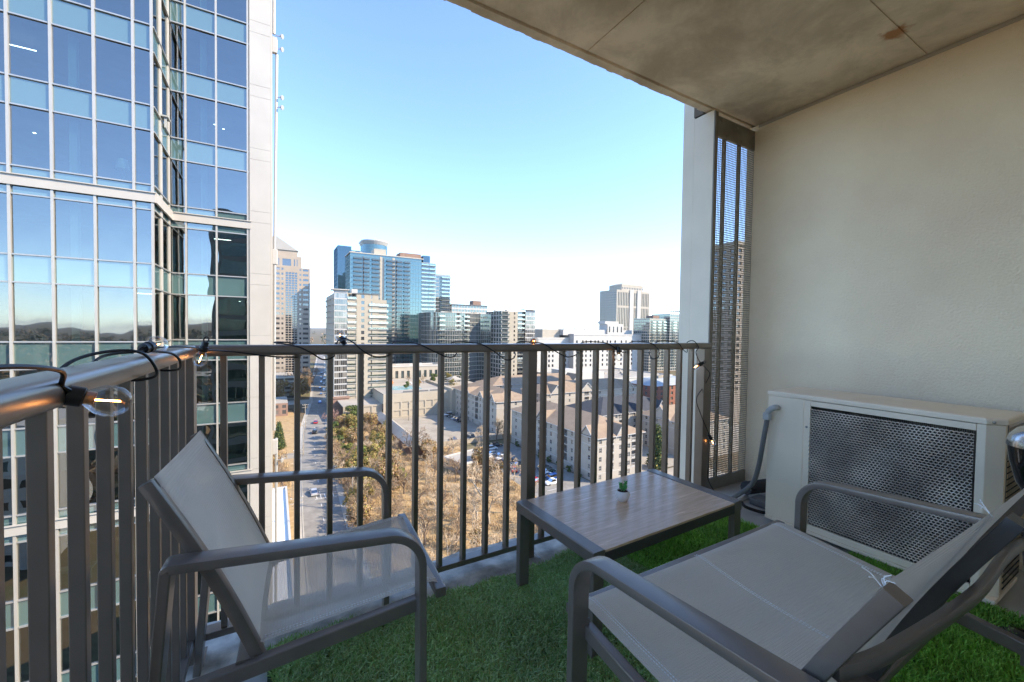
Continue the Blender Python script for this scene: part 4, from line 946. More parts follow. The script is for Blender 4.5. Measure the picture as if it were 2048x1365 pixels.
# long shed
sh = thing('long_shed', 'long low shed with a white gable end and dark side beside the car park', 'shed', (41, 142, GZ))
mb = MB(); mb.box(0, 5, 0, 56, 0, 3.6); mb.obj('wall', B['brownbrick'], sh)
mb = MB(); mb.add([(-.6, -.5, 3.4), (2.5, -.5, 5.6), (5.6, -.5, 3.4), (-.6, 56.6, 3.4), (2.5, 56.6, 5.6), (5.6, 56.6, 3.4)], [(0, 1, 4, 3), (1, 2, 5, 4), (0, 2, 1), (3, 4, 5)]); mb.obj('roof', B['roof_flat'], sh)
ho = thing('flat_roof_house', 'low derelict house with pale flat roof in the dry lot', 'house', (50, 116, GZ), .25)
facade(ho, (0, 0, 0), (1, 0, 0), (0, -1, 0), 12, 0, 3.4, fsplit(12, 4, .4), [(1, 2.4)], .15, B['tanstone'], B['win'])
facade(ho, (0, 10, 0), (0, -1, 0), (-1, 0, 0), 10, 0, 3.4, fsplit(10, 3, .4), [(1, 2.4)], .15, B['tanstone'], B['win'])
shell(ho, 0, 12, 0, 10, 0, 3.4, B['tanstone'], B['roof_flat']); parapet(ho, 0, 12, 0, 10, 3.7, .6, .2, B['white'])
wr = thing('white_roof_building', 'low building with a blinding white flat roof beside the street', 'building', (-22, 66, GZ))
facade(wr, (0, 0, 0), (1, 0, 0), (0, -1, 0), 24.6, 0, 5.3, fsplit(24.6, 8, .5), [(1.2, 3.2)], .2, B['tanstone'], B['win'])
shell(wr, 0, 24.6, 0, 48, 0, 5.3, B['tanstone'], B['roof_white']); parapet(wr, 0, 24.6, 0, 48, 5.8, .5, .1, B['white'])
db = thing('low_brick_building', 'low shaded brown building on the corner of the cross street', 'building', (-24, 236, GZ))
facade(db, (0, 0, 0), (1, 0, 0), (0, -1, 0), 30, 0, 6.5, fsplit(30, 9, .5), [(1, 3), (4, 5.6)], .2, B['brownbrick'], B['win']); shell(db, 0, 30, 0, 22, 0, 6.5, B['brownbrick'], B['roof_flat'])

# garage
ga = thing('parking_garage', 'five-level beige parking garage with open decks beside the bare trees', 'garage', (-34, 288, GZ))
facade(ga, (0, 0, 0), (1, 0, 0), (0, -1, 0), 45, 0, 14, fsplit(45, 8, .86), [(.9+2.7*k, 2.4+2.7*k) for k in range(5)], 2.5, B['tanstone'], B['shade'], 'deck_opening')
shell(ga, 0, 45, 0, 40, 0, 13.2, B['tanstone'], B['roof_flat'])

# pyramid-roofed tower
py = thing('pyramid_tower', 'pink stone office tower topped by a pale pyramid roof', 'building', (-1.4, 360, GZ))
H0 = 46.9+43.5; fl = 24; fh = H0/fl
rows = [(fh*k+1.3, fh*k+2.9) for k in range(1, fl)]
facade(py, (0, 0, 0), (1, 0, 0), (0, -1, 0), 8.2, 0, H0, [(1.2, 5.0), (6.2, 7.5)], rows, .3, B['pinkstone'], B['win'], 'window')
facade(py, (17.6, 0, 0), (1, 0, 0), (0, -1, 0), 8.2, 0, H0, [(.7, 2.0), (3.2, 7.0)], rows, .3, B['pinkstone'], B['win'], 'window')
facade(py, (8.2, 0, 0), (1, 0, 0), (0, -1, 0), 9.4, 0, H0, fsplit(9.4, 4, .86, .6, .6), [(fh*k*.5+.3, fh*k*.5+1.75) for k in range(2, fl*2-2)], .25, B['pinkstone'], B['win'], 'curtain_pane', join=True)
shell(py, 0, 25.8, 0, 25.8, 0, H0, B['pinkstone'], B['roof_flat'])
mb = MB(); mb.quad((0, 25.8, 0), (0, 0, 0), (0, 0, H0), (0, 25.8, H0)); mb.obj('flank_wall', B['pinkstone'], py)
mb = MB(); mb.box(-32, -.01, 2, 40, 0, H0); mb.obj('rear_wing', B['pinkstone'], py)
facade(py, (-15, 3.2, H0), (1, 0, 0), (0, -1, 0), 35, 0, 9.0, [(3, 9), (17.3, 18.0), (19.1, 19.8), (21.9, 27.7), (29.7, 30.4), (31.5, 32.2)], [(1.4, 6.6)], .3, B['pinkstone'], B['win'], 'window')
mb = MB(); mb.box(-15, 20, 3.8, 36, H0, H0+8.99); mb.obj('upper_tier', B['pinkstone'], py)
mb = MB(); mb.box(-12.4, 17.4, 5.4, 34, H0+9, H0+13.5); mb.obj('attic', B['pinkstone'], py)
mb = MB(); a_, z_ = H0+13.5, H0+27; pc = Vector((2.2, 19.5, 0)); mb.add([(-13.2, 4.6, a_), (18, 4.6, a_), (18, 34.6, a_), (-13.2, 34.6, a_), (pc.x, pc.y, z_)], [(0, 1, 4), (1, 2, 4), (2, 3, 4), (3, 0, 4), (3, 2, 1, 0)]); mb.obj('roof', pm('pyramid_metal', (.30, .29, .265), .5, .2), py)
for k in range(14):
    f = (k+.5)/15; mb = MB(); h_ = a_+(z_-a_)*f; l_ = Vector((-13.2, 4.6, 0)).lerp(pc, f); r2_ = Vector((18, 4.6, 0)).lerp(pc, f); mb.bar((l_.x, l_.y-.06, h_), (r2_.x, r2_.y-.06, h_), (0, .06, 0), (0, 0, .10)); mb.obj('roof_rib', B['tanstone'], py)

# ------------------------------------------------ white and glass condominium
def balcony_stack(parent, x0, x1, y, zs, dep=1.6, mat=None, rail=None, name='balcony', solid=False):
    key = ('bal', round(x1-x0, 2), dep, (mat or B['slab']).name, solid)
    if key not in wc:
        mb = MB(); L = x1-x0; mb.box(0, L, -dep, -.002, -.12, .12); mb.k = 1; mb.box(.05, L-.05, -dep+.05, -dep+.09, .12, 1.1); mb.box(.05, .09, -dep+.09, -.01, .12, 1.1); mb.box(L-.09, L-.05, -dep+.09, -.01, .12, 1.1)
        mb.k = 0; mb.box(.03, L-.03, -dep+.03, -dep+.11, 1.1, 1.17)
        wc[key] = mb.mesh(name, [mat or B['slab'], rail or B['railg']])
    for z in zs: inst(name, wc[key], parent, (x0, y, z))
wt = thing('condominium_tower', 'white slender condominium tower with a glass corner and stacked balconies', 'building', (26.6, 229, GZ))
H1 = 21.4+43.5; nf = 20; fh = 3.15
zs = [H1-2.2-fh*k for k in range(nf)]
rows = [(z-2.75, z-.25) for z in reversed(zs)]
facade(wt, (0, 0, 0), (1, 0, 0), (0, -1, 0), 6.4, 0, H1-1, fsplit(6.4, 6, .93, .12, .12), rows, .12, B['whiteframe'], B['win_clear'], 'pane')
facade(wt, (6.4, 1.2, 0), (1, 0, 0), (0, -1, 0), 4.4, 0, H1-2, [(.6, 1.7), (2.4, 3.8)], rows, .2, B['cream'], B['win'], 'window')
facade(wt, (10.8, 0, 0), (1, 0, 0), (0, -1, 0), 11.3, 0, H1-2.4, [(2.4, 4.0), (7.4, 8.0)], [(a+.4, b_-.3) for a, b_ in rows], .2, B['cream'], B['win'], 'window')
facade(wt, (22.1, 1.2, 0), (1, 0, 0), (0, -1, 0), 4.3, 0, H1-5, [(.4, 3.8)], rows[:-1], .2, B['white'], B['win_clear'], 'window')
facade(wt, (0, 38, 0), (0, -1, 0), (-1, 0, 0), 38, 0, H1-3, fsplit(38, 9, .82), rows[:-1], .2, B['tanstone'], B['win_grey'], 'window')
balcony_stack(wt, 6.45, 10.75, 1.2, [z-3.0 for z in zs], 1.5); balcony_stack(wt, 17.2, 26.2, -.02, [z-3.0 for z in zs[1:]], .5, name='sun_shelf'); balcony_stack(wt, 22.2, 27.2, 1.2, [z-3.0 for z in zs[1:]], 1.6)
for z in zs:
    for x in (-1.5,):
        mb = MB(); mb.box(x, -.002, 1.5, 5, z-3.1, z-2.9); mb.obj('side_balcony', B['slab'], wt)
        for q in (14, 24, 33): mb = MB(); mb.box(-1.6, -.002, q, q+4, z-3.1, z-2.9); mb.obj('side_balcony', B['slab'], wt)
mb = MB(); mb.box(.01, 26.4, .3, 38, 0, H1-5.01); mb.box(.01, 22.1, 1.4, 38, H1-5, H1-2.4); mb.obj('core', B['cream'], wt)
mb = MB(); mb.box(-1.2, 7.2, -1.2, 8, H1-1+.2, H1-.6+.2); mb.obj('roof_canopy', B['white'], wt); mb = MB(); mb.box(9, 22.4, -.3, 9, H1-2.39, H1-2.0); mb.obj('roof_canopy', B['dkslab'], wt)
mb = MB(); mb.box(9, 12, 4, 8, H1-2.4, H1+.4); mb.obj('plant_room', B['white'], wt)
mb = MB(); mb.box(-2.2, 7, -2, 6, 0, 8.4); mb.box(-2.6, 7.4, -2.4, 6.4, 8.41, 9.2); mb.obj('podium', B['brownbrick'], wt)

# ------------------------------------------------ teal residential tower
def glass_box(parent, x0, x1, y0, y1, z0, z1, glass, fh, bay, band, bh=.28, mull=.10, west=True, name='glass_wall'):
    mb = MB(); mb.box(x0, x1, y0, y1, z0, z1); mb.obj(name, glass, parent)
    nf = int((z1-z0)/fh)
    for k in range(nf+1):
        z = min(z1, z0+k*fh)
        mb = MB(); mb.box(x0-.12, x1+.12, y0-.12, y0-.001, z-bh/2, z+bh/2)
        if west: mb.box(x0-.12, x0-.001, y0, y1, z-bh/2, z+bh/2)
        mb.obj('floor_band', band, parent)
    mm = MB(); n_ = max(1, int((x1-x0)/bay))
    for k in range(n_+1): x = x0+(x1-x0)*k/n_; mm.box(x-mull/2, x+mull/2, y0-.14, y0-.0005, z0, z1)
    if west:
        n_ = max(1, int((y1-y0)/bay))
        for k in range(1, n_+1): y = y0+(y1-y0)*k/n_; mm.box(x0-.14, x0-.0005, y-mull/2, y+mull/2, z0, z1)
    tag(mm.obj('mullion', band, parent), kind='stuff')
te = thing('residential_tower', 'broad teal glass residential tower with dark balcony columns', 'building', (49.4, 330, GZ))
H2 = 57.5+43.5; tb_ = pm('teal_band', (.16, .22, .22), .5, .2, .1, .3)
glass_box(te, 0, 54.5, 0, 24, 0, H2, B['win_teal'], 3.3, 2.2, tb_, .22, .08)
glass_box(te, 54.6, 67.3, 2, 24, 0, H2-2, B['win_grey'], 3.3, 2.2, B['slab'], .3, .08, False)
zs = [H2-4.2-3.3*k for k in range(28)]
for x0, L in ((2.2, 6.2), (9.6, 4.2), (15.5, 6), (26.5, 7), (34.4, 4.4), (40, 5), (54.8, 6.2), (61.3, 5.8)):
    dkb = x0 < 50
    balcony_stack(te, x0, x0+L, -.14 if dkb else 1.85, zs, 1.5, B['dkslab'] if dkb else B['slab'], B['dkrail'] if dkb else B['railg'])
for x in (9, 23.9, 33.8): mb = MB(); mb.box(x, x+.7, -.5, -.13, 0, H2-2); mb.obj('pier', B['dkslab'], te)
for x in (21.4, 31): mb = MB(); mb.box(x, x+2.0, -.35, -.13, 0, H2-1); mb.obj('pier', B['tanstone'], te)
mb = MB(); mb.box(-.6, 56, -.8, 24.5, H2+.01, H2+.7); mb.obj('roof_slab', B['slab'], te)
mb = MB(); mb.box(18, 27, 4, 16, H2+.7, H2+5.5); mb.obj('penthouse', B['tanstone'], te); mb = MB(); mb.box(38, 55, 3, 16, H2+.7, H2+4.6); mb.obj('penthouse', B['brownbrick'], te)
mb = MB(); mb.box(57, 63, 4, 14, H2-2, H2+4.2); mb.obj('penthouse', B['win_blue'], te)
# blue tower and its round crowned neighbour
bl = thing('blue_glass_tower', 'dark blue mirrored glass tower behind the teal tower', 'building', (51.8, 420, GZ))
glass_box(bl, 0, 12, 0, 30, 0, 78.6+43.5, B['win_blue'], 4, 3, pm('blue_band', (.05, .10, .14), .3, .3), .12, .06)
glass_box(bl, 12.1, 36, 2, 30, 0, 75.5+43.5, B['win_blue'], 4, 3, MATS['blue_band'], .12, .06, False)
cr_ = thing('crowned_tower', 'glass tower with a flaring disc-like crown beyond the teal tower', 'building', (89.5, 440, GZ))
HC = 85.3+43.5
pts = [(12*math.cos(a), 10*math.sin(a)) for a in [PI+k*PI/14 for k in range(15)]]
poly = [(-12, 12)]+pts+[(12, 12)]
mb = MB(); nP = len(poly)
mb.add([(x, y, 0) for x, y in poly]+[(x, y, HC) for x, y in poly], [(i, (i+1) % nP, (i+1) % nP+nP, i+nP) for i in range(nP)]+[tuple(range(nP, 2*nP))]); mb.obj('glass_wall', B['win_teal'], cr_, smooth=True, angle=.4)
for k in range(1, 30):
    z = HC-k*4; mb = MB(); mb.add([(x*1.006, y*1.006, z) for x, y in poly]+[(x*1.006, y*1.006, z+.3) for x, y in poly], [(i, i+1, i+1+nP, i+nP) for i in range(nP-1)]); mb.obj('floor_band', tb_, cr_)
mb = MB(); mb.add([(x, y, HC+.1) for x, y in poly]+[(x*1.13, y*1.13-.5, HC+3.4) for x, y in poly]+[(x*1.13, y*1.13-.5, HC+4.4) for x, y in poly], [(i, (i+1) % nP, (i+1) % nP+nP, i+nP) for i in range(nP)]+[(i+nP, (i+1) % nP+nP, (i+1) % nP+2*nP, i+2*nP) for i in range(nP)]+[tuple(range(2*nP, 3*nP))]); mb.obj('crown', B['whiteframe'], cr_)
# pale balcony tower behind to the right
pb_ = thing('balcony_tower', 'pale tower with stepped white balconies behind the teal tower', 'building', (123.8, 352, GZ))
glass_box(pb_, 0, 13.5, 0, 20, 0, 49.7+43.5, B['win_grey'], 3.3, 2, B['whiteframe'], .5, .1)
balcony_stack(pb_, 5, 14.5, -.14, [49.7+43.5-3.3*k-3 for k in range(26)], 1.6, B['whiteframe'])
# mid-rise glass complex
gm = thing('glass_midrise', 'curving glass mid-rise apartments with thin white floor lines', 'building', (99.3, 286, GZ))
HG = 13.2+43.5
arc = [(-3, 26), (-3.2, 16), (-2.4, 6), (0, 0), (6, -2.5), (13, -3.6), (20, -3.2), (27, -1), (31.5, 2), (36, 3.6), (42, 3.2), (49, .5)]
arc = [(v.x, v.y) for v in spline([(x, y, 0) for x, y in arc], 4)]; nA = len(arc)
mb = MB(); mb.add([(x, y, 0) for x, y in arc]+[(x, y, HG) for x, y in arc], [(i, i+1, i+1+nA, i+nA) for i in range(nA-1)]); mb.obj('glass_wall', B['win_grey'], gm, smooth=True, angle=3)
for k in range(17):
    z = HG-k*3.3; mb = MB(); mb.add([(x, y-.5, z) for x, y in arc]+[(x, y-.5, z+.28) for x, y in arc]+[(x, y, z) for x, y in arc]+[(x, y, z+.28) for x, y in arc], [(i, i+1, i+1+nA, i+nA) for i in range(nA-1)]+[(i+nA, i+1+nA, i+1+3*nA, i+3*nA) for i in range(nA-1)]+[(i+2*nA, i+1+2*nA, i+1, i) for i in range(nA-1)]); mb.obj('floor_band', B['slab'], gm)
mm = MB()
for i in range(0, nA): x, y = arc[i]; mm.box(x-.07, x+.07, y-.2, y-.01, 0, HG)
tag(mm.obj('mullion', B['whiteframe'], gm), kind='stuff')
mb = MB(); mb.add([(x, y, HG) for x, y in arc]+[(49, 26, HG), (20, 26.1, HG)], [tuple(range(nA+2))]); mb.obj('roof', B['roof_flat'], gm)
for x0 in (3, 15, 22, 38): balcony_stack(gm, x0, x0+4.5, -2.6, [HG-3.3*k-3 for k in range(16)], 1.5)
g3 = thing('condominium_block', 'cream and glass condominium block with a flat canopy roof', 'building', (146, 270, GZ))
H3 = 15.5+43.5; rows = [(H3-3.3*k-3.0, H3-3.3*k-.5) for k in reversed(range(17))]
facade(g3, (0, 0, 0), (1, 0, 0), (0, -1, 0), 6, 0, H3, [(.5, 5.5)], rows, .3, B['slab'], B['win_grey'])
facade(g3, (6, 0, 0), (1, 0, 0), (0, -1, 0), 8, 0, H3, [(4.6, 5.8)], [(a+.4, b_-.4) for a, b_ in rows], .3, B['cream'], B['win'])
facade(g3, (14, 1.5, 0), (1, 0, 0), (0, -1, 0), 6.5, 0, H3, [(.5, 6)], rows, .3, B['cream'], B['win'])
facade(g3, (20.5, -.5, 0), (1, 0, 0), (0, -1, 0), 9, 0, H3+1, fsplit(9, 5, .9), rows, .15, B['whiteframe'], B['win_clear'], 'pane')
balcony_stack(g3, 14.05, 20.4, 1.5, [r_[0]-.2 for r_ in rows], 1.6); balcony_stack(g3, 0, 6.6, 0, [r_[0]-.2 for r_ in rows], .8)
facade(g3, (0, 26, 0), (0, -1, 0), (-1, 0, 0), 26, 0, H3, fsplit(26, 6, .8), rows, .3, B['slab'], B['win_grey'])
shell(g3, 0, 29.5, 0, 26, 0, H3-.01, B['cream'], B['roof_flat']); mb = MB(); mb.box(18.5, 31, -2, 9, H3+1.3, H3+1.8); mb.obj('roof_canopy', B['slab'], g3)
lg = thing('slab_building', 'low-topped slab building with a roof plant box behind the glass apartments', 'building', (166, 420, GZ))
facade(lg, (0, 0, 0), (1, 0, 0), (0, -1, 0), 43, 0, 27.8+43.5, fsplit(43, 12, .8), [(4.2*k+1.2, 4.2*k+3.6) for k in range(6, 17)], .3, B['white'], B['win_grey'], join=True); shell(lg, 0, 43, 0, 20, 0, 71.2, B['white'], B['roof_flat'])
mb = MB(); mb.box(26, 36, 2, 12, 71.3, 77); mb.obj('plant_room', B['brownbrick'], lg); mb = MB(); mb.box(-1, 44, -1, 21, 71.3, 72.2); mb.obj('roof_slab', B['dkslab'], lg)
tr_ = thing('terrace_building', 'tan stone low-rise with tall windows behind the pool terrace', 'building', (62, 268, GZ))
facade(tr_, (0, 0, 0), (1, 0, 0), (0, -1, 0), 36, 0, 20, fsplit(36, 9, .5, 1, 1), [(12.5, 17.2)], .4, B['tanstone'], B['win_grey']); shell(tr_, 0, 36, 0, 14, 0, 20, B['tanstone'], B['roof_flat']); parapet(tr_, 0, 36, 0, 14, 20.8, 1, .3, B['white'])

# ------------------------------------------------ courthouse and the right-hand towers
ch = thing('courthouse', 'big white stone courthouse with rows of square windows', 'building', (271, 342, GZ))
HK = 40.3; rw = [(k*5.0+2.2, k*5.0+5.0) for k in range(1, 7)]
cols = [(3, 5.4), (11, 13.2), (15.6, 17.8), (22, 24.2), (28, 30.2), (32.6, 34.8), (39, 41.2), (45.5, 47.7), (50, 52.2), (57, 59.4), (66.5, 68.9), (73.5, 75.9), (83, 85.4), (93, 95.4)]
facade(ch, (0, 0, 0), (1, 0, 0), (0, -1, 0), 100.6, 0, HK, cols, rw, .8, B['white'], B['win'])
facade(ch, (-42.5, 8, 0), (1, 0, 0), (0, -1, 0), 42.5, 0, HK-4, [(8, 10.2), (16, 18.2), (20.6, 22.8), (31, 33.4), (37, 39.4)], rw[:-1]+[(32.4, 34.6)][:0], .8, B['white'], B['win'])
mb = MB(); mb.quad((-42.5, 66, 0), (-42.5, 8, 0), (-42.5, 8, HK-4), (-42.5, 66, HK-4)); mb.quad((0, 8, 0), (0, 0, 0), (0, 0, HK), (0, 8, HK)); mb.obj('flank_wall', B['white'], ch)
mb = MB(); mb.box(-42.4, 0, 8.9, 66, 0, HK-4.01); mb.box(.01, 100.6, .9, 66, 0, HK-.01); mb.obj('body', B['white'], ch)
for k in range(1): parapet(ch, 0, 100.6, 0, 66, HK+1.6, 1.6, .4, B['white']); parapet(ch, -42.5, -.5, 8, 66, HK-2.6, 1.4, .3, B['white'])
mb = MB(); mb.box(-8, 92, 8, 50, HK+.02, HK+6.2); mb.obj('attic', B['white'], ch); mb = MB(); mb.box(-30, -8.1, 14, 50, HK-4, HK+6); mb.obj('attic', B['tanstone'], ch)
facade(ch, (52, 6, HK+.1), (1, 0, 0), (0, -1, 0), 24, 0, 13, fsplit(24, 4, .35), [(3.5, 10)], .8, B['white'], B['win']); mb = MB(); mb.box(52, 76, 7, 20, HK+.1, HK+13); mb.box(50, 70, 8, 20, HK+13.01, HK+16); mb.obj('roof_pavilion', B['white'], ch)
lt = thing('stone_tower', 'pale stone office tower with vertical ribs and a stepped crown', 'building', (501.8, 520, GZ))
HL = 72.7+43.5
facade(lt, (0, 0, 0), (1, 0, 0), (0, -1, 0), 79.5, 0, HL, fsplit(79.5, 20, .52, 2, 2), [(8, HL*.45), (HL*.46, HL*.74), (HL*.77, HL-4)], .8, B['tanstone'], B['win_grey'], 'window_strip')
facade(lt, (0, 42, 0), (0, -1, 0), (-1, 0, 0), 42, 0, HL, fsplit(42, 9, .5), [(4.2*k+1.5, 4.2*k+3.4) for k in range(8, 27)], .5, B['tanstone'], B['win'], join=True)
shell(lt, 0, 79.5, 0, 42, 0, HL, B['tanstone'], B['roof_flat'])
for x in (30, 48): mb = MB(); mb.box(x, x+8, -1.2, -.01, 0, HL+1); mb.obj('rib', B['white'], lt)
facade(lt, (16, 5, HL), (1, 0, 0), (0, -1, 0), 52, 0, 10, fsplit(52, 13, .45), [(2.5, 5.5)], .5, B['tanstone'], B['win'], join=True); mb = MB(); mb.box(16, 68, 5.6, 36, HL, HL+9.99); mb.obj('crown', B['tanstone'], lt); mb = MB(); mb.add([(16, 5, HL+10), (68, 5, HL+10), (68, 36, HL+10), (16, 36, HL+10), (28, 12, HL+14), (56, 12, HL+14), (56, 30, HL+14), (28, 30, HL+14)], [(0, 1, 5, 4), (1, 2, 6, 5), (2, 3, 7, 6), (3, 0, 4, 7), (4, 5, 6, 7)]); mb.obj('crown_roof', B['tanstone'], lt)
mc = thing('green_glass_condos', 'greenish glass condominiums beside the balcony fin', 'building', (370, 330, GZ))
glass_box(mc, 0, 30, 0, 24, 0, 17+43.5, B['win_grey'], 3.3, 3, B['tanstone'], 1.1, .5); glass_box(mc, 30.1, 66, -3, 24, 0, 23.1+43.5, B['win_grey'], 3.3, 3, B['slab'], .8, .4)
for x0 in (3, 12, 21, 34, 45): balcony_stack(mc, x0, x0+5, -.14 if x0 < 30 else -3.14, [56-3.3*k for k in range(16)], 1.8)
mb = MB(); mb.box(10, 20, 4, 14, 60.6, 64); mb.obj('plant_room', B['brownbrick'], mc)
for k in range(9): mb = MB(); mb.box(33+k*3.6, 33.5+k*3.6, -2.5, -2, 66.7, 70); mb.obj('roof_fin', B['whiteframe'], mc)
mb = MB(); mb.box(32, 66, -2.8, 10, 70.01, 70.5); mb.obj('roof_pergola', B['whiteframe'], mc)
lw_ = thing('white_lowrise', 'long low white building with a flat roof below the courthouse', 'building', (198, 236, GZ))
facade(lw_, (0, 0, 0), (1, 0, 0), (0, -1, 0), 95, 0, 8, fsplit(95, 20, .55), [(3.4, 4.6)], .4, B['white'], B['win']); shell(lw_, 0, 95, 0, 70, 0, 8, B['white'], B['roof_flat']); parapet(lw_, 0, 95, 0, 70, 9, 1, .3, B['white'])
mb = MB(); mb.quad((0, 70, 0), (0, 0, 0), (0, 0, 8), (0, 70, 8)); mb.obj('flank_wall', B['white'], lw_)
mb = MB(); mb.box(-16, -.4, 4, 20, 0, 16); mb.box(2, 26, 8, 24, 8.01, 13.5); mb.obj('stair_block', B['white'], lw_)
bb_ = thing('brick_building', 'red brick mid-rise with pale window bays beyond the tan roofs', 'building', (192, 167, GZ))
facade(bb_, (0, 0, 0), (1, 0, 0), (0, -1, 0), 40, 0, 13, fsplit(40, 9, .45), [(1+3.2*k, 2.8+3.2*k) for k in range(4)], .3, B['brick'], B['win_grey'], frame=B['whiteframe'])
facade(bb_, (0, 20, 0), (0, -1, 0), (-1, 0, 0), 20, 0, 13, fsplit(20, 5, .45), [(1+3.2*k, 2.8+3.2*k) for k in range(4)], .3, B['brick'], B['win_grey'], frame=B['whiteframe'])
shell(bb_, 0, 40, 0, 20, 0, 13, B['brick'], B['roof_flat']); mb = MB(); mb.add([(-.5, -.5, 13), (40.5, -.5, 13), (40.5, 20.5, 13), (-.5, 20.5, 13), (6, 6, 16.5), (34, 6, 16.5), (34, 14, 16.5), (6, 14, 16.5)], [(0, 1, 5, 4), (1, 2, 6, 5), (2, 3, 7, 6), (3, 0, 4, 7), (4, 5, 6, 7)]); mb.obj('roof', pm('metal_roof', (.35, .37, .38), .5, .2), bb_)
st_ = thing('beige_tower', 'beige tower with banded windows glimpsed through the mesh screen', 'building', (197, 122, GZ))
facade(st_, (0, 0, 0), (1, 0, 0), (0, -1, 0), 34, 0, 88.5, fsplit(34, 8, .6), [(3.1*k+1, 3.1*k+2.5) for k in range(5, 28)], .4, B['pinkstone'], B['win'])
facade(st_, (0, 24, 0), (0, -1, 0), (-1, 0, 0), 24, 0, 88.5, fsplit(24, 5, .6), [(3.1*k+1, 3.1*k+2.5) for k in range(5, 28)], .4, B['pinkstone'], B['win'])
shell(st_, 0, 34, 0, 24, 0, 88.5, B['pinkstone'], B['roof_flat']); parapet(st_, 0, 34, 0, 24, 90, 2, .5, B['cream'])
# far skyline blocks
for i, (x, y, wd, h) in enumerate(((380, 560, 40, 44), (430, 590, 50, 40), (330, 640, 30, 42), (60, 520, 22, 58), (46, 300, 8, 46))):
    t_ = thing('distant_block', ['pale distant block just left of the courthouse roof', 'bluish distant block on the skyline by the courthouse', 'small distant block on the skyline past the glass condos', 'reddish block peeping out left of the blue tower', 'narrow cream block behind the white condominium'][i], 'building', (x, y, GZ))
    facade(t_, (0, 0, 0), (1, 0, 0), (0, -1, 0), wd, 0, h, fsplit(wd, int(wd/4), .6), [(3.5*k+1, 3.5*k+2.6) for k in range(int(h/3.5))], .3, [B['white'], B['white'], B['tanstone'], B['brick'], B['cream']][i], B['win_grey'], join=True); shell(t_, 0, wd, 0, 20, 0, h, B['tanstone'], B['roof_flat'])
    mb = MB(); mb.quad((0, 20, 0), (0, 0, 0), (0, 0, h), (0, 20, h)); mb.obj('flank_wall', B['tanstone'], t_)
# what lies behind us, seen only in the mirror glass
for i, (x, y, wd, dp, h, ma) in enumerate(((-62, -70, 26, 20, 26, 'white'), (-100, -130, 50, 30, 14, 'white'), (-30, -160, 60, 30, 12, 'tanstone'), (-150, -240, 90, 40, 10, 'white'), (-60, -330, 80, 50, 12, 'roof_flat'), (20, -120, 30, 30, 30, 'win_teal'))):
    t_ = thing('mirrored_building', ['white windowed block mirrored low in the glass tower', 'white hall mirrored between the balusters', 'tan low hall mirrored in the glass tower', 'far white hall mirrored below the hills', 'flat grey hall mirrored below the hills', 'teal block mirrored at the inner corner'][i], 'building', (x, y, GZ))
    mb = MB(); mb.box(0, wd, 0, dp, 0, h); mb.obj('body', B[ma], t_)
    facade(t_, (wd, dp+.02, 0), (-1, 0, 0), (0, 1, 0), wd, 0, h, fsplit(wd, int(wd/4), .6), [(3.4*k+1, 3.4*k+2.6) for k in range(int(h/3.5))], .01, B[ma], B['win'], reveal=False, join=True)

# roof plant
ru = random.Random(21)
for par, x0, x1, y0, y1, z, n_ in ((g3, 2, 17, 4, 22, H3, 6), (gm, 6, 44, 6, 22, HG, 9), (ga, 3, 42, 4, 34, 13.2, 4), (lw_, 30, 90, 6, 60, 8, 14), (ch, 2, 90, 10, 46, HK+6.2, 8), (wt, 13, 21, 12, 34, H1-2.4, 5), (te, 2, 16, 4, 20, H2+.7, 5), (wr, 3, 22, 6, 44, 5.3, 6), (db, 3, 27, 3, 18, 6.5, 5), (bb_, 8, 32, 7, 13, 16.5, 4), (tr_, 3, 33, 3, 11, 20, 5), (st_, 4, 30, 4, 20, 88.5, 4)):
    for k in range(n_):
        mb = MB(); a, b_, hh = ru.uniform(1, 3.2), ru.uniform(1, 2.6), ru.uniform(.7, 1.9); x, y = ru.uniform(x0, x1-a), ru.uniform(y0, y1-b_); mb.box(x, x+a, y, y+b_, z+.02, z+hh); mb.obj('roof_unit', [B['white'], B['roof_flat'], B['tanstone']][k % 3], par)
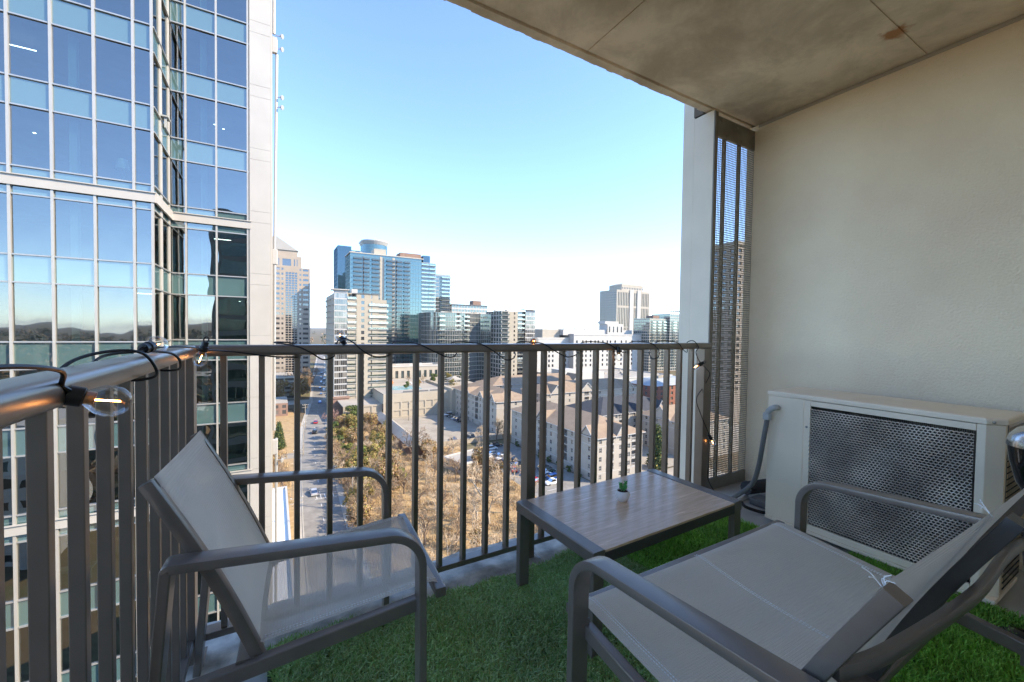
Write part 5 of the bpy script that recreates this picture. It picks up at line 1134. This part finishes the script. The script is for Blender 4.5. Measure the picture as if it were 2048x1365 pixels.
# ================================================================== VEGETATION
M['bark'] = pm('bark', (.17, .125, .09), .95, 0, .2, 3)
M['bark_pale'] = pm('bark_pale', (.36, .30, .23), .95, 0, .2, 3)
M['twig'] = pm('twig', (.31, .215, .13), .95, 0, .25, 1)
M['twig_pale'] = pm('twig_pale', (.50, .385, .255), .95, 0, .2, 1)
M['twig_pink'] = pm('twig_pink', (.36, .22, .17), .95, 0, .2, 1)
def leafmat(name, c): return pm(name, c, .8, 0, .35, .6, spec=.2)
M['leaf_y'] = leafmat('leaf_yellow', (.27, .22, .065)); M['leaf_g'] = leafmat('leaf_green', (.11, .135, .04)); M['leaf_d'] = leafmat('leaf_dark', (.030, .055, .022)); M['leaf_b'] = leafmat('leaf_brown', (.27, .165, .075)); M['leaf_lime'] = leafmat('leaf_lime', (.17, .20, .045))
def branch(tr, tw_, p, d, L, r_, lev, rg, maxl, spread):
    n_ = 3 if lev < 2 else 2; pts = [p]; dd = d.copy()
    for k in range(n_):
        dd = (dd+Vector((rg.uniform(-1, 1), rg.uniform(-1, 1), rg.uniform(-.3, .7)))*.16).normalized(); pts.append(pts[-1]+dd*L/n_)
    (tr if lev < 2 else tw_).tube(pts, [r_*(1-.5*k/n_) for k in range(n_+1)], 5 if lev < 2 else 3, caps=False)
    if lev >= maxl: return
    for k in range(rg.randint(3, 4) if lev else rg.randint(5, 6)):
        t_ = rg.uniform(.35, 1) if lev else rg.uniform(.3, 1); i = min(n_-1, int(t_*n_)); q = pts[i].lerp(pts[i+1], t_*n_-i)
        a = rg.uniform(0, 2*PI); ax = dd.orthogonal().normalized(); ax = Matrix.Rotation(a, 3, dd) @ ax
        nd = (dd*math.cos(spread)+ax*math.sin(spread)*rg.uniform(.7, 1.2)+Vector((0, 0, .12))).normalized()
        branch(tr, tw_, q, nd, L*rg.uniform(.5, .72), max(.028, r_*.55), lev+1, rg, maxl, spread)
def bare_tree(seed, H, tm, wm, maxl=5, spread=.72):
    rg = random.Random(seed); a, b_ = MB(), MB(); branch(a, b_, Vector((0, 0, -.1)), Vector((0, 0, 1)), H*.42, H*.021, 0, rg, maxl, spread)
    return a.mesh('trunk', tm), b_.mesh('crown', wm)
def leafy(seed, n_, lumps, size, mats, wts):
    rg = np.random.default_rng(seed); V = []; F = []; MI = []
    ctr = np.array([l[:3] for l in lumps]); rad_ = np.array([l[3:] for l in lumps]); pick = rg.choice(len(lumps), n_, p=(rad_.prod(1)**.7)/(rad_.prod(1)**.7).sum())
    d = rg.normal(size=(n_, 3)); d /= np.linalg.norm(d, axis=1)[:, None]; rr_ = rg.uniform(.35, 1.05, n_)**.6
    P = ctr[pick]+d*rr_[:, None]*rad_[pick]; P[:, 2] = np.maximum(P[:, 2], .05)
    a = rg.normal(size=(n_, 3)); a /= np.linalg.norm(a, axis=1)[:, None]; b_ = np.cross(a, d); b_ /= np.linalg.norm(b_, axis=1)[:, None]+1e-6
    s_ = size*rg.uniform(.5, 1.3, n_)[:, None]
    vs = np.stack([P-a*s_, P+b_*s_*.6, P+a*s_, P-b_*s_*.6], 1).reshape(-1, 3)
    me = bpy.data.meshes.new('crown'); me.from_pydata(vs.tolist(), [], np.arange(n_*4).reshape(-1, 4).tolist())
    for m_ in mats: me.materials.append(m_)
    me.polygons.foreach_set('material_index', rg.choice(len(mats), n_, p=wts)); me.update(); return me
PR = {}
for i in range(3): PR['bare%d' % i] = bare_tree(10+i, 11, M['bark'], M['twig'])
for i in range(3): PR['pale%d' % i] = bare_tree(20+i, 12, M['bark_pale'], M['twig_pale'])
PR['pink'] = bare_tree(31, 8, M['bark'], M['twig_pink'], 5, .6)
def trunk_of(H): 
    mb = MB(); mb.tube([(0, 0, -.1), (.1, 0, H*.4), (0, .1, H*.8)], [H*.03, H*.022, H*.008], 6); return mb.mesh('trunk', M['bark'])
def lumps(seed, H, R, n_, low=.25):
    rg = random.Random(seed); return [(rg.uniform(-R, R)*.6, rg.uniform(-R, R)*.6, H*rg.uniform(low, .85), R*rg.uniform(.35, .6), R*rg.uniform(.35, .6), H*rg.uniform(.12, .22)) for _ in range(n_)]
PR['brown'] = (trunk_of(9), leafy(1, 2600, lumps(1, 9, 3.6, 9), .30, [M['leaf_b'], M['twig'], M['leaf_y']], [.5, .3, .2]))
PR['yellow'] = (trunk_of(8), leafy(2, 2800, lumps(2, 8, 3.6, 9, .15), .28, [M['leaf_y'], M['leaf_b'], M['leaf_g']], [.55, .25, .2]))
PR['lime'] = (trunk_of(6), leafy(3, 2400, lumps(3, 6, 3, 8, .15), .28, [M['leaf_lime'], M['leaf_y'], M['leaf_g']], [.6, .2, .2]))
PR['green'] = (trunk_of(8), leafy(4, 2800, lumps(4, 8, 3.2, 9, .12), .3, [M['leaf_g'], M['leaf_d'], M['leaf_lime']], [.5, .35, .15]))
PR['ever'] = (trunk_of(13), leafy(5, 5200, [(0, 0, 13*(.1+.8*k/9), 2.9*(1-.7*k/9)+.2, 2.9*(1-.7*k/9)+.2, 1.2) for k in range(10)], .3, [M['leaf_d'], M['leaf_g'], M['leaf_y']], [.6, .3, .1]))
def tree(kind, x, y, s, name, label, group=None, z=GZ, rz=None):
    t_ = thing(name, label, 'tree', (x, y, z), rnd.uniform(0, 6.3) if rz is None else rz, group); t_.scale = (s,)*3
    a, b_ = PR[kind]; inst('trunk', a, t_); inst('crown', b_, t_); return t_
G1 = 'bare trees in the dry wooded lot'; L1 = 'leafless tan tree among the brush of the dry wooded lot'
tree('bare0', 41, 138, 1.35, 'bare_tree', 'large spreading leafless tree at the foot of the upper car park')
tree('bare1', 27, 82, 1.15, 'bare_tree', 'dark forked bare tree low behind the railing near the chair')
tree('pale0', 43, 84, 1.45, 'bare_tree', 'tall pale-limbed bare tree near the street end of the dry lot')
spots = [(36, 78), (49, 88), (54, 96), (47, 100), (56, 106), (40, 96), (33, 92), (52, 78), (45, 72), (58, 88), (38, 108), (46, 112), (57, 118), (30, 104), (36, 118), (60, 98), (50, 70), (28, 72), (34, 66), (44, 62), (59, 76), (55, 66), (24, 96), (43, 122), (62, 132), (68, 144)]
def lot_label(kd, x, y):
    a = {'pale': 'pale-limbed leafless tree', 'bare': 'dark-barked leafless tree', 'brow': 'rusty brown bushy tree'}[kd[:4]]
    b_ = 'nearest strip' if y < 85 else ('middle' if y < 110 else 'far end'); return a+' in the '+b_+' of the dry lot, '+('street' if x < 38 else 'car park')+' side'
def thick_label(kd, y):
    a = {'yello': 'olive-yellow bushy tree', 'brown': 'rusty brown bushy tree', 'lime': 'lime green bushy tree', 'green': 'dark green bushy tree', 'bare1': 'leafless tree', 'bare2': 'leafless tree'}[kd[:5]]
    return a+' in the thicket '+('near the crosswalk' if y < 130 else ('midway along the street' if y < 165 else 'below the white condominium'))
rs = random.Random(5)
while len(spots) < 74:
    x, y = rs.uniform(17, 62), rs.uniform(62, 142)
    if min((x-a)**2+(y-b_)**2 for a, b_ in spots) > 16 and not (47 < x < 64 and 113 < y < 130): spots.append((x, y))
for i, (x, y) in enumerate(spots): tree(['pale0', 'pale1', 'pale2', 'bare2', 'brown', 'pale1', 'bare0', 'pale2'][i % 8], x+rnd.uniform(-1, 1), y+rnd.uniform(-1, 1), rnd.uniform(.6, .95), 'bare_tree', lot_label(['pale0', 'pale1', 'pale2', 'bare2', 'brown', 'pale1', 'bare0', 'pale2'][i % 8], x, y), G1)
G2 = 'thicket beside the street'; L2 = 'dense olive and tan thicket tree on the street side of the lot'
for i, (x, y) in enumerate(((20, 110), (22, 118), (25, 126), (21, 134), (27, 136), (24, 144), (30, 130), (22, 152), (28, 150), (33, 146), (26, 160), (32, 158), (37, 152), (24, 170), (30, 168), (35, 164), (28, 178), (34, 176), (30, 186), (36, 186), (26, 196), (33, 196), (20, 126), (23, 102), (27, 114), (31, 120), (35, 138), (38, 170), (25, 188))):
    tree(['yellow', 'brown', 'yellow', 'bare1', 'yellow', 'bare2', 'brown', 'lime', 'bare1'][i % 9], x, y, rnd.uniform(.75, 1.1), 'thicket_tree', thick_label(['yellow', 'brown', 'yellow', 'bare1', 'yellow', 'bare2', 'brown', 'lime', 'bare1'][i % 9], y), G2)
tree('lime', 24, 138, 1.35, 'lime_tree', 'bright lime green bushy tree in the thicket by the street'); tree('green', 31, 203, 1.2, 'green_tree', 'green bushy tree below the white condominium tower')
tree('pink', 21.5, 196, 1.5, 'blossom_tree', 'pinkish leafless tree at the street corner'); tree('green', 21, 178, .9, 'street_shrub', 'dark green shrub under the pinkish tree'); tree('green', 19.5, 158, .8, 'street_shrub', 'dark green shrub at the kerb halfway down the street')
for i, y in enumerate((90, 95, 100, 105, 110, 116, 121, 126, 131, 136, 141, 147, 152, 158, 164, 170)): tree(['bare1', 'brown', 'bare0', 'yellow', 'bare2', 'bare0'][i % 6], 16.2+(y-90)*.03+rnd.uniform(-.4, .6), y, rnd.uniform(.65, .9), 'kerb_tree', 'scrubby winter tree overhanging the thicket-side kerb of the street', 'trees along the street kerb')
tree('ever', 1.5, 172, .8, 'evergreen_tree', 'dark evergreen on the far kerb beside the pole'); tree('ever', 109, 93, 1.15, 'evergreen_tree', 'tall dark magnolia against the cream gabled wing')
G3 = 'brown trees across the street'; L3 = 'rusty brown tree across the street beside the glass tower'
for i, (x, y) in enumerate(((-3, 140), (1, 134), (-6, 150), (-1, 148), (2, 126), (-9, 160), (-5, 128))): tree(['brown', 'bare0', 'brown'][i % 3], x, y, rnd.uniform(.6, .9), 'street_tree', L3, G3)
G4 = 'large brown trees at the garage'; L4 = 'large brown leafless tree in front of the parking garage'
for i, (x, y) in enumerate(((6, 300), (14, 290), (18, 310), (13, 325), (20, 335), (26, 352), (22, 318), (2, 282), (16, 345))): tree(['bare0', 'brown', 'bare2'][i % 3], x, y, rnd.uniform(1.3, 1.9), 'garage_tree', L4, G4)
G5 = 'bare trees in the courtyards'; L5 = 'small bare tree between the apartment buildings'
for i, (x, y) in enumerate(((182, 205), (186, 215), (195, 225), (176, 200), (190, 210), (165, 196), (72, 146), (78, 147), (105, 150), (104, 148), (90, 150), (180, 190))): tree(['pale1', 'bare0', 'pale2'][i % 3], x, y, rnd.uniform(.7, 1.05), 'courtyard_tree', L5, G5)
G6 = 'terrace greenery'
for i, (x, y) in enumerate(((62, 222), (70, 226), (76, 236), (84, 240), (96, 246), (58, 240), (102, 238), (88, 222), (70, 246))): tree(['green', 'yellow', 'bare1'][i % 3], x, y, rnd.uniform(.4, .8), 'terrace_tree', 'small green tree planted on the pool terrace', G6, GZ+12.6)
for i in range(8): tree('green', 80.6, 98+i*5.3, .28, 'foundation_shrub', 'low round shrub along the foot of the cream block', 'foundation shrubs')
# dry brush and grass of the lot
def brush(name, label, n_, region, hts, mats, seed, wdt=.05):
    rg = np.random.default_rng(seed); x0, x1, y0, y1 = region
    x = rg.uniform(x0, x1, n_); y = rg.uniform(y0, y1, n_); cl = np.sin(x*.45)*np.cos(y*.38)+.6*np.sin(x*.9+y*.7); k = cl+rg.normal(0, .5, n_) > -.25; x, y, cl = x[k], y[k], cl[k]; n_ = len(x)
    h = rg.uniform(*hts, n_)*(1+.4*cl); a = rg.uniform(0, 6.28, n_); l_ = rg.uniform(-.5, .5, (n_, 2))*h[:, None]; wv_ = wdt*rg.uniform(.6, 1.5, n_); z = np.full(n_, GZ)
    V = np.stack([np.stack([x-np.cos(a)*wv_, y-np.sin(a)*wv_, z], 1), np.stack([x+np.cos(a)*wv_, y+np.sin(a)*wv_, z], 1), np.stack([x+l_[:, 0], y+l_[:, 1], z+h], 1)], 1).reshape(-1, 3)
    me = bpy.data.meshes.new(name); me.from_pydata(V.tolist(), [], np.arange(n_*3).reshape(-1, 3).tolist())
    for m_ in mats: me.materials.append(m_)
    me.polygons.foreach_set('material_index', rg.integers(0, len(mats), n_)); me.update(); o = bpy.data.objects.new(name, me); C.objects.link(o); return tag(o, label, 'grass', kind='stuff')
M['straw'] = pm('straw', (.52, .38, .20), .95, 0, .25, .4); 
brush('dry_grass', 'dry straw-coloured grass and brush covering the vacant lot', 70000, (16, 61, 60, 146), (.25, .9), [M['straw'], M['twig_pale'], M['leaf_b']], 5, .035)
brush('dry_grass', 'dry grass verge across the street', 12000, (-24, 4, 118, 168), (.4, 1.2), [M['straw'], M['leaf_b']], 6)
# distant woods, one mass
rg = np.random.default_rng(11); n_ = 15000
r_ = 300*np.exp(rg.uniform(0, 2.5, n_)); az = rg.uniform(0, 2*np.pi, n_); r_[9000:] = rg.uniform(90, 900, 6000); az[9000:] = rg.uniform(.62*np.pi, 1.4*np.pi, 6000); x = r_*np.sin(az); y = r_*np.cos(az)
keep = ~((y > 150) & (y < 620) & (x > -2) & (x < 620) & (r_ < 620)) & ~((np.abs(x-12-(y-150)*.08) < 14) & (y > 0)) & ~((x > -30) & (x < 30) & (np.abs(y) < 70)); x, y, r_ = x[keep], y[keep], r_[keep]; n_ = len(x)
Hs = rg.uniform(7, 15, n_)*np.where(r_ > 1200, 1.6, 1); T_ = 14
P = np.stack([x, y, np.full(n_, GZ)], 1)[:, None, :]+np.concatenate([rg.normal(0, .28, (n_, T_, 2)), rg.uniform(.15, 1, (n_, T_, 1))], 2)*Hs[:, None, None]
hz = np.where(np.hypot(x, y) > 2500, np.minimum(1, (np.hypot(x, y)-2500)/3500)**2*13, 0); P[:, :, 2] += hz[:, None]
sz = (Hs*.24)[:, None, None]; P = P.reshape(-1, 3); sz = np.repeat(Hs*.24, T_)[:, None]
d1 = rg.normal(size=P.shape); d1 /= np.linalg.norm(d1, axis=1)[:, None]; d2 = rg.normal(size=P.shape); d2 /= np.linalg.norm(d2, axis=1)[:, None]
V = np.stack([P-d1*sz, P+d1*sz, P+d2*sz*1.2], 1).reshape(-1, 3)
me = bpy.data.meshes.new('distant_woods'); me.from_pydata(V.tolist(), [], np.arange(len(V)).reshape(-1, 3).tolist())
for m_ in (M['twig'], leafmat('wood_grey', (.16, .13, .095)), M['leaf_d']): me.materials.append(m_)
me.polygons.foreach_set('material_index', np.repeat(rg.choice(3, n_, p=[.45, .4, .15]), T_)); me.update()
o = bpy.data.objects.new('distant_woods', me); C.objects.link(o); tag(o, 'brown winter woods spreading to the hills on the horizon', 'woods', kind='stuff')

# ================================================================== CARS, POLES
def car_mesh(kind):
    L, Wd = (5.3, 1.95) if kind == 'pickup' else ((4.8, 1.9) if kind == 'suv' else (4.6, 1.8)); h1 = .95 if kind != 'sedan' else .85
    body = MB(); sec = [(-L/2, .35, .72), (-L/2+.1, .28, h1-.05), (-L/2+.9, .25, h1), (L/2-1.3, .25, h1), (L/2-.35, .27, h1-.12), (L/2, .38, .62)]
    vs = []
    for x, lo, hi in sec:
        for y, z in ((-Wd/2+.08, lo), (-Wd/2, lo+.15), (-Wd/2, hi-.12), (-Wd/2+.12, hi), (Wd/2-.12, hi), (Wd/2, hi-.12), (Wd/2, lo+.15), (Wd/2-.08, lo)): vs.append((x, y, z))
    fs = [(i*8+k, (i+1)*8+k, (i+1)*8+(k+1) % 8, i*8+(k+1) % 8) for i in range(5) for k in range(8)]+[tuple(range(8)), tuple(range(47, 39, -1))]
    body.add(vs, [tuple(reversed(f)) for f in fs])
    if kind == 'pickup': c = [(-.6, h1-.02), (-.45, 1.62), (.55, 1.66), (1.25, h1-.02)]
    elif kind == 'suv': c = [(-L/2+.15, h1-.02), (-L/2+.4, 1.66), (.5, 1.7), (1.25, h1-.02)]
    else: c = [(-L/2+.55, h1-.02), (-L/2+1.3, 1.38), (.35, 1.42), (1.2, h1-.02)]
    cab = MB(); q = []
    for (x, z), inn in zip(c, (.1, .26, .26, .1)): q += [(x, -Wd/2+inn, z), (x, Wd/2-inn, z)]
    cab.add(q, [(0, 1, 3, 2), (4, 5, 7, 6), (0, 2, 4, 6), (7, 5, 3, 1)])
    rf = MB(); r1, r2 = c[1], c[2]; rf.add([(r1[0], -Wd/2+.25, r1[1]+.01), (r2[0], -Wd/2+.25, r2[1]+.01), (r2[0], Wd/2-.25, r2[1]+.01), (r1[0], Wd/2-.25, r1[1]+.01), (r1[0]-.05, -Wd/2+.24, r1[1]-.06), (r2[0]+.05, -Wd/2+.24, r2[1]-.06), (r2[0]+.05, Wd/2-.24, r2[1]-.06), (r1[0]-.05, Wd/2-.24, r1[1]-.06)], [(0, 1, 2, 3), (4, 5, 1, 0), (5, 6, 2, 1), (6, 7, 3, 2), (7, 4, 0, 3)])
    wh = MB(); wh.lathe([(.16, -.11), (.33, -.10), (.33, .10), (.16, .11)], (0, 0, 0), 14, (0, 1, 0)); rim = MB(); rim.lathe([(.02, -.125), (.2, -.12), (.2, .12), (.02, .125)], (0, 0, 0), 12, (0, 1, 0))
    lamp = MB(); lamp.box(L/2-.16, L/2-.02, Wd/2-.42, Wd/2-.12, .58, .70); lamp2 = MB(); lamp2.box(-L/2+.01, -L/2+.10, Wd/2-.34, Wd/2-.08, .62, .78)
    return dict(L=L, W=Wd, body=body, cab=cab, rf=rf, wheel=wh.mesh('tyre', M['black']), rim=rim.mesh('rim', pm('rim_metal', (.5, .5, .5), .3, .8)), lamp=lamp.mesh('headlight', pm('lamp_lens', (.7, .7, .68), .15)), lamp2=lamp2.mesh('tail_light', pm('tail_lens', (.35, .02, .02), .2)))
CM = {k: car_mesh(k) for k in ('sedan', 'suv', 'pickup')}; CG = glassmix('car_glass', (0, 0, 0), .25, (.85, .92, 1), 0, diffuse=(.012, .014, .016)); cc = {}
CCOL = {'white': (.72, .72, .70), 'silver': (.42, .43, .44), 'black': (.015, .015, .017), 'grey': (.12, .125, .13), 'red': (.38, .02, .025), 'blue': (.03, .14, .42), 'green': (.03, .06, .045), 'navy': (.02, .035, .08)}
def car(kind, col, x, y, rz, label, z=GZ+.02):
    cm = CM[kind]; t_ = thing('parked_car' if 'parked' in label else 'car', label, 'car', (x, y, z), rz)
    if (kind, col) not in cc:
        pmt = pm('car_paint_'+col, CCOL[col], .25, .1 if col in ('silver', 'grey') else 0, .03, 2, spec=.6); cc[(kind, col)] = (cm['body'].mesh('body', pmt), cm['cab'].mesh('cabin_glass', CG), cm['rf'].mesh('roof', pmt))
    for nm, me in zip(('body', 'cabin_glass', 'roof'), cc[(kind, col)]): inst(nm, me, t_)
    for sx in (-1, 1):
        for sy in (-1, 1):
            w_ = inst('wheel', cm['wheel'], t_, (sx*cm['L']*.31, sy*(cm['W']/2-.1), .33)); inst('rim', cm['rim'], w_)
    for sy in (0, 1): 
        inst('headlight', cm['lamp'], t_, (0, 0, 0), scale=(1, -1 if sy else 1, 1)); inst('tail_light', cm['lamp2'], t_, (0, 0, 0), scale=(1, -1 if sy else 1, 1))
    return t_
a0 = 0
for kd, col, x, y, rz, lb in (
    ('pickup', 'white', 70.5, 97.5, PI, 'white pickup parked nearest in the lower car park'),
    ('suv', 'blue', 73.4, 100.6, .02, 'bright blue car parked behind the white pickup'),
    ('sedan', 'white', 72.2, 103.4, PI, 'white sedan parked beside the bright blue car'),
    ('sedan', 'red', 66.9, 100.9, .05, 'red hatchback parked left of the white pickup'),
    ('suv', 'red', 69.6, 109.8, PI, 'red suv parked in the middle of the lower car park'),
    ('sedan', 'green', 75.0, 106.2, 0, 'dark green sedan parked behind the bright blue car'),
    ('suv', 'grey', 75.6, 109.2, 0, 'grey suv parked beside the dark green sedan'),
    ('sedan', 'black', 69.5, 115.6, PI, 'black sedan parked two bays beyond the red suv'),
    ('sedan', 'navy', 69.2, 121.4, 0, 'navy sedan parked right before the white estate car'),
    ('suv', 'white', 68.4, 124.4, PI, 'white estate car parked in the far row'),
    ('sedan', 'grey', 70.0, 127.6, 0, 'grey sedan parked past the white estate car'),
    ('sedan', 'silver', 67.5, 130.6, PI, 'silver sedan parked near the lot corner'),
    ('suv', 'white', 70.2, 136.4, 0, 'white suv parked at the far corner of the lower car park'),
    ('suv', 'black', 73.8, 139.2, 0, 'black suv parked last, beside the bare courtyard trees'),
    ('sedan', 'red', 66.0, 112.6, 1.2, 'small red car parked crookedly at the lot edge')):
    car(kd, col, x, y, rz, lb)
for i, (kd, col, y, lb) in enumerate((('suv', 'white', 199, 'white suv parked first below the cream end wall'), ('sedan', 'black', 195.6, 'black sedan parked second below the cream end wall'), ('sedan', 'grey', 192.4, 'grey sedan parked third along the long apartment block'), ('sedan', 'silver', 189, 'silver sedan parked fourth along the long apartment block'), ('suv', 'navy', 185.6, 'navy suv parked fifth along the long apartment block'), ('sedan', 'black', 182, 'black sedan parked last along the long apartment block'))):
    car(kd, col, 77.2, y, PI+.02*i, lb, GZ+.56)
car('sedan', 'grey', 62, 153, 1.5, 'grey sedan parked at the front edge of the upper slab', GZ+.56); car('suv', 'grey', 70, 155, 1.6, 'grey suv parked near the front edge of the upper slab', GZ+.56)
car('sedan', 'silver', 9.2, 121.5, PI/2+.04, 'silver car driving on the street by the crosswalk'); car('sedan', 'blue', 23.5, 268, PI/2-.1, 'blue car waiting at the far crossing')
car('suv', 'black', 14.8, 192, PI/2-.1, 'black suv on the shaded part of the street'); car('sedan', 'red', 16.8, 212, PI/2-.1, 'dark red car farther up the shaded street')
for i, (x, y) in enumerate(((27, 300), (30.5, 318), (29, 330), (34, 352), (33, 366), (37, 384), (36, 400), (41, 420), (40, 440))): 
    c_ = car(['sedan', 'suv'][i % 2], ['grey', 'white', 'black'][i % 3], x, y, PI/2-.1, 'small distant car in the traffic far up the street'); c_['group'] = 'distant traffic'
def pole(x, y, H, label, arms=2):
    t_ = thing('utility_pole', label, 'utility pole', (x, y, GZ), .12)
    mb = MB(); mb.tube([(0, 0, 0), (0, 0, H)], [.16, .11], 8); mb.obj('post', pm('pole_wood', (.33, .28, .22), .9), t_, smooth=True)
    for k in range(arms): mb = MB(); mb.box(-1.2, 1.2, -.17, -.07, H-.5-k*1.0, H-.36-k*1.0); mb.obj('cross_arm', MATS['pole_wood'], t_)
    for k in (-1.05, -.4, .4, 1.05): mb = MB(); mb.lathe([(.05, 0), (.07, .08), (.03, .2)], (k, -.12, H-.36), 8); mb.obj('insulator', M['white'], t_)
PL = [(3.9, 92, 11, 'wooden utility pole on the far kerb nearest the white roof'), (5.6, 126, 11.5, 'wooden utility pole across the street by the crosswalk'), (8.8, 160, 12, 'tall wooden utility pole before the shaded bend'), (11.5, 196, 12, 'farthest wooden utility pole up the street'), (16.6, 106, 11, 'wooden utility pole with cross arm on the thicket side')]
for x, y, h, lb in PL: pole(x, y, h, lb)
for i, (p, q) in enumerate(zip(PL[:3], PL[1:4])):
    for s_ in (-.9, .9):
        a = Vector((p[0]+s_, p[1], GZ+p[2]-.3)); b_ = Vector((q[0]+s_, q[1], GZ+q[2]-.3)); pts = [a.lerp(b_, t/8)-Vector((0, 0, 1.2*4*(t/8)*(1-t/8))) for t in range(9)]
        mb = MB(); mb.tube(pts, .025, 4); o = mb.obj('power_line', M['black']); tag(o, 'thin black power line slung between the street poles', 'cable', 'street power lines')
lp = thing('lamp_post', 'slim lamp post on the upper car park slab', 'lamp post', (56, 196, GZ+.55)); mb = MB(); mb.tube([(0, 0, 0), (0, 0, 8)], .09, 6); mb.obj('post', M['frame'], lp); mb = MB(); mb.box(-.6, .6, -.15, .15, 8, 8.15); mb.obj('lamp_head', M['frame'], lp)

# ================================================================== AIR
mb = MB(); mb.box(-27000, 27000, -27000, 27000, GZ-3, 135)
hz_ = mb.obj('haze', None)
hm = bpy.data.materials.new('haze_air'); hm.use_nodes = True; hn = hm.node_tree; hn.nodes.clear()
ho_ = hn.nodes.new('ShaderNodeOutputMaterial'); hv = hn.nodes.new('ShaderNodeVolumePrincipled'); hv.inputs['Density'].default_value = 4e-5; hv.inputs['Color'].default_value = (.86, .92, 1.0, 1); hv.inputs['Anisotropy'].default_value = .2
hn.links.new(hv.outputs[0], ho_.inputs['Volume']); hz_.data.materials.clear(); hz_.data.materials.append(hm)
tag(hz_, 'thin pale haze lying over the city', 'haze', kind='stuff')
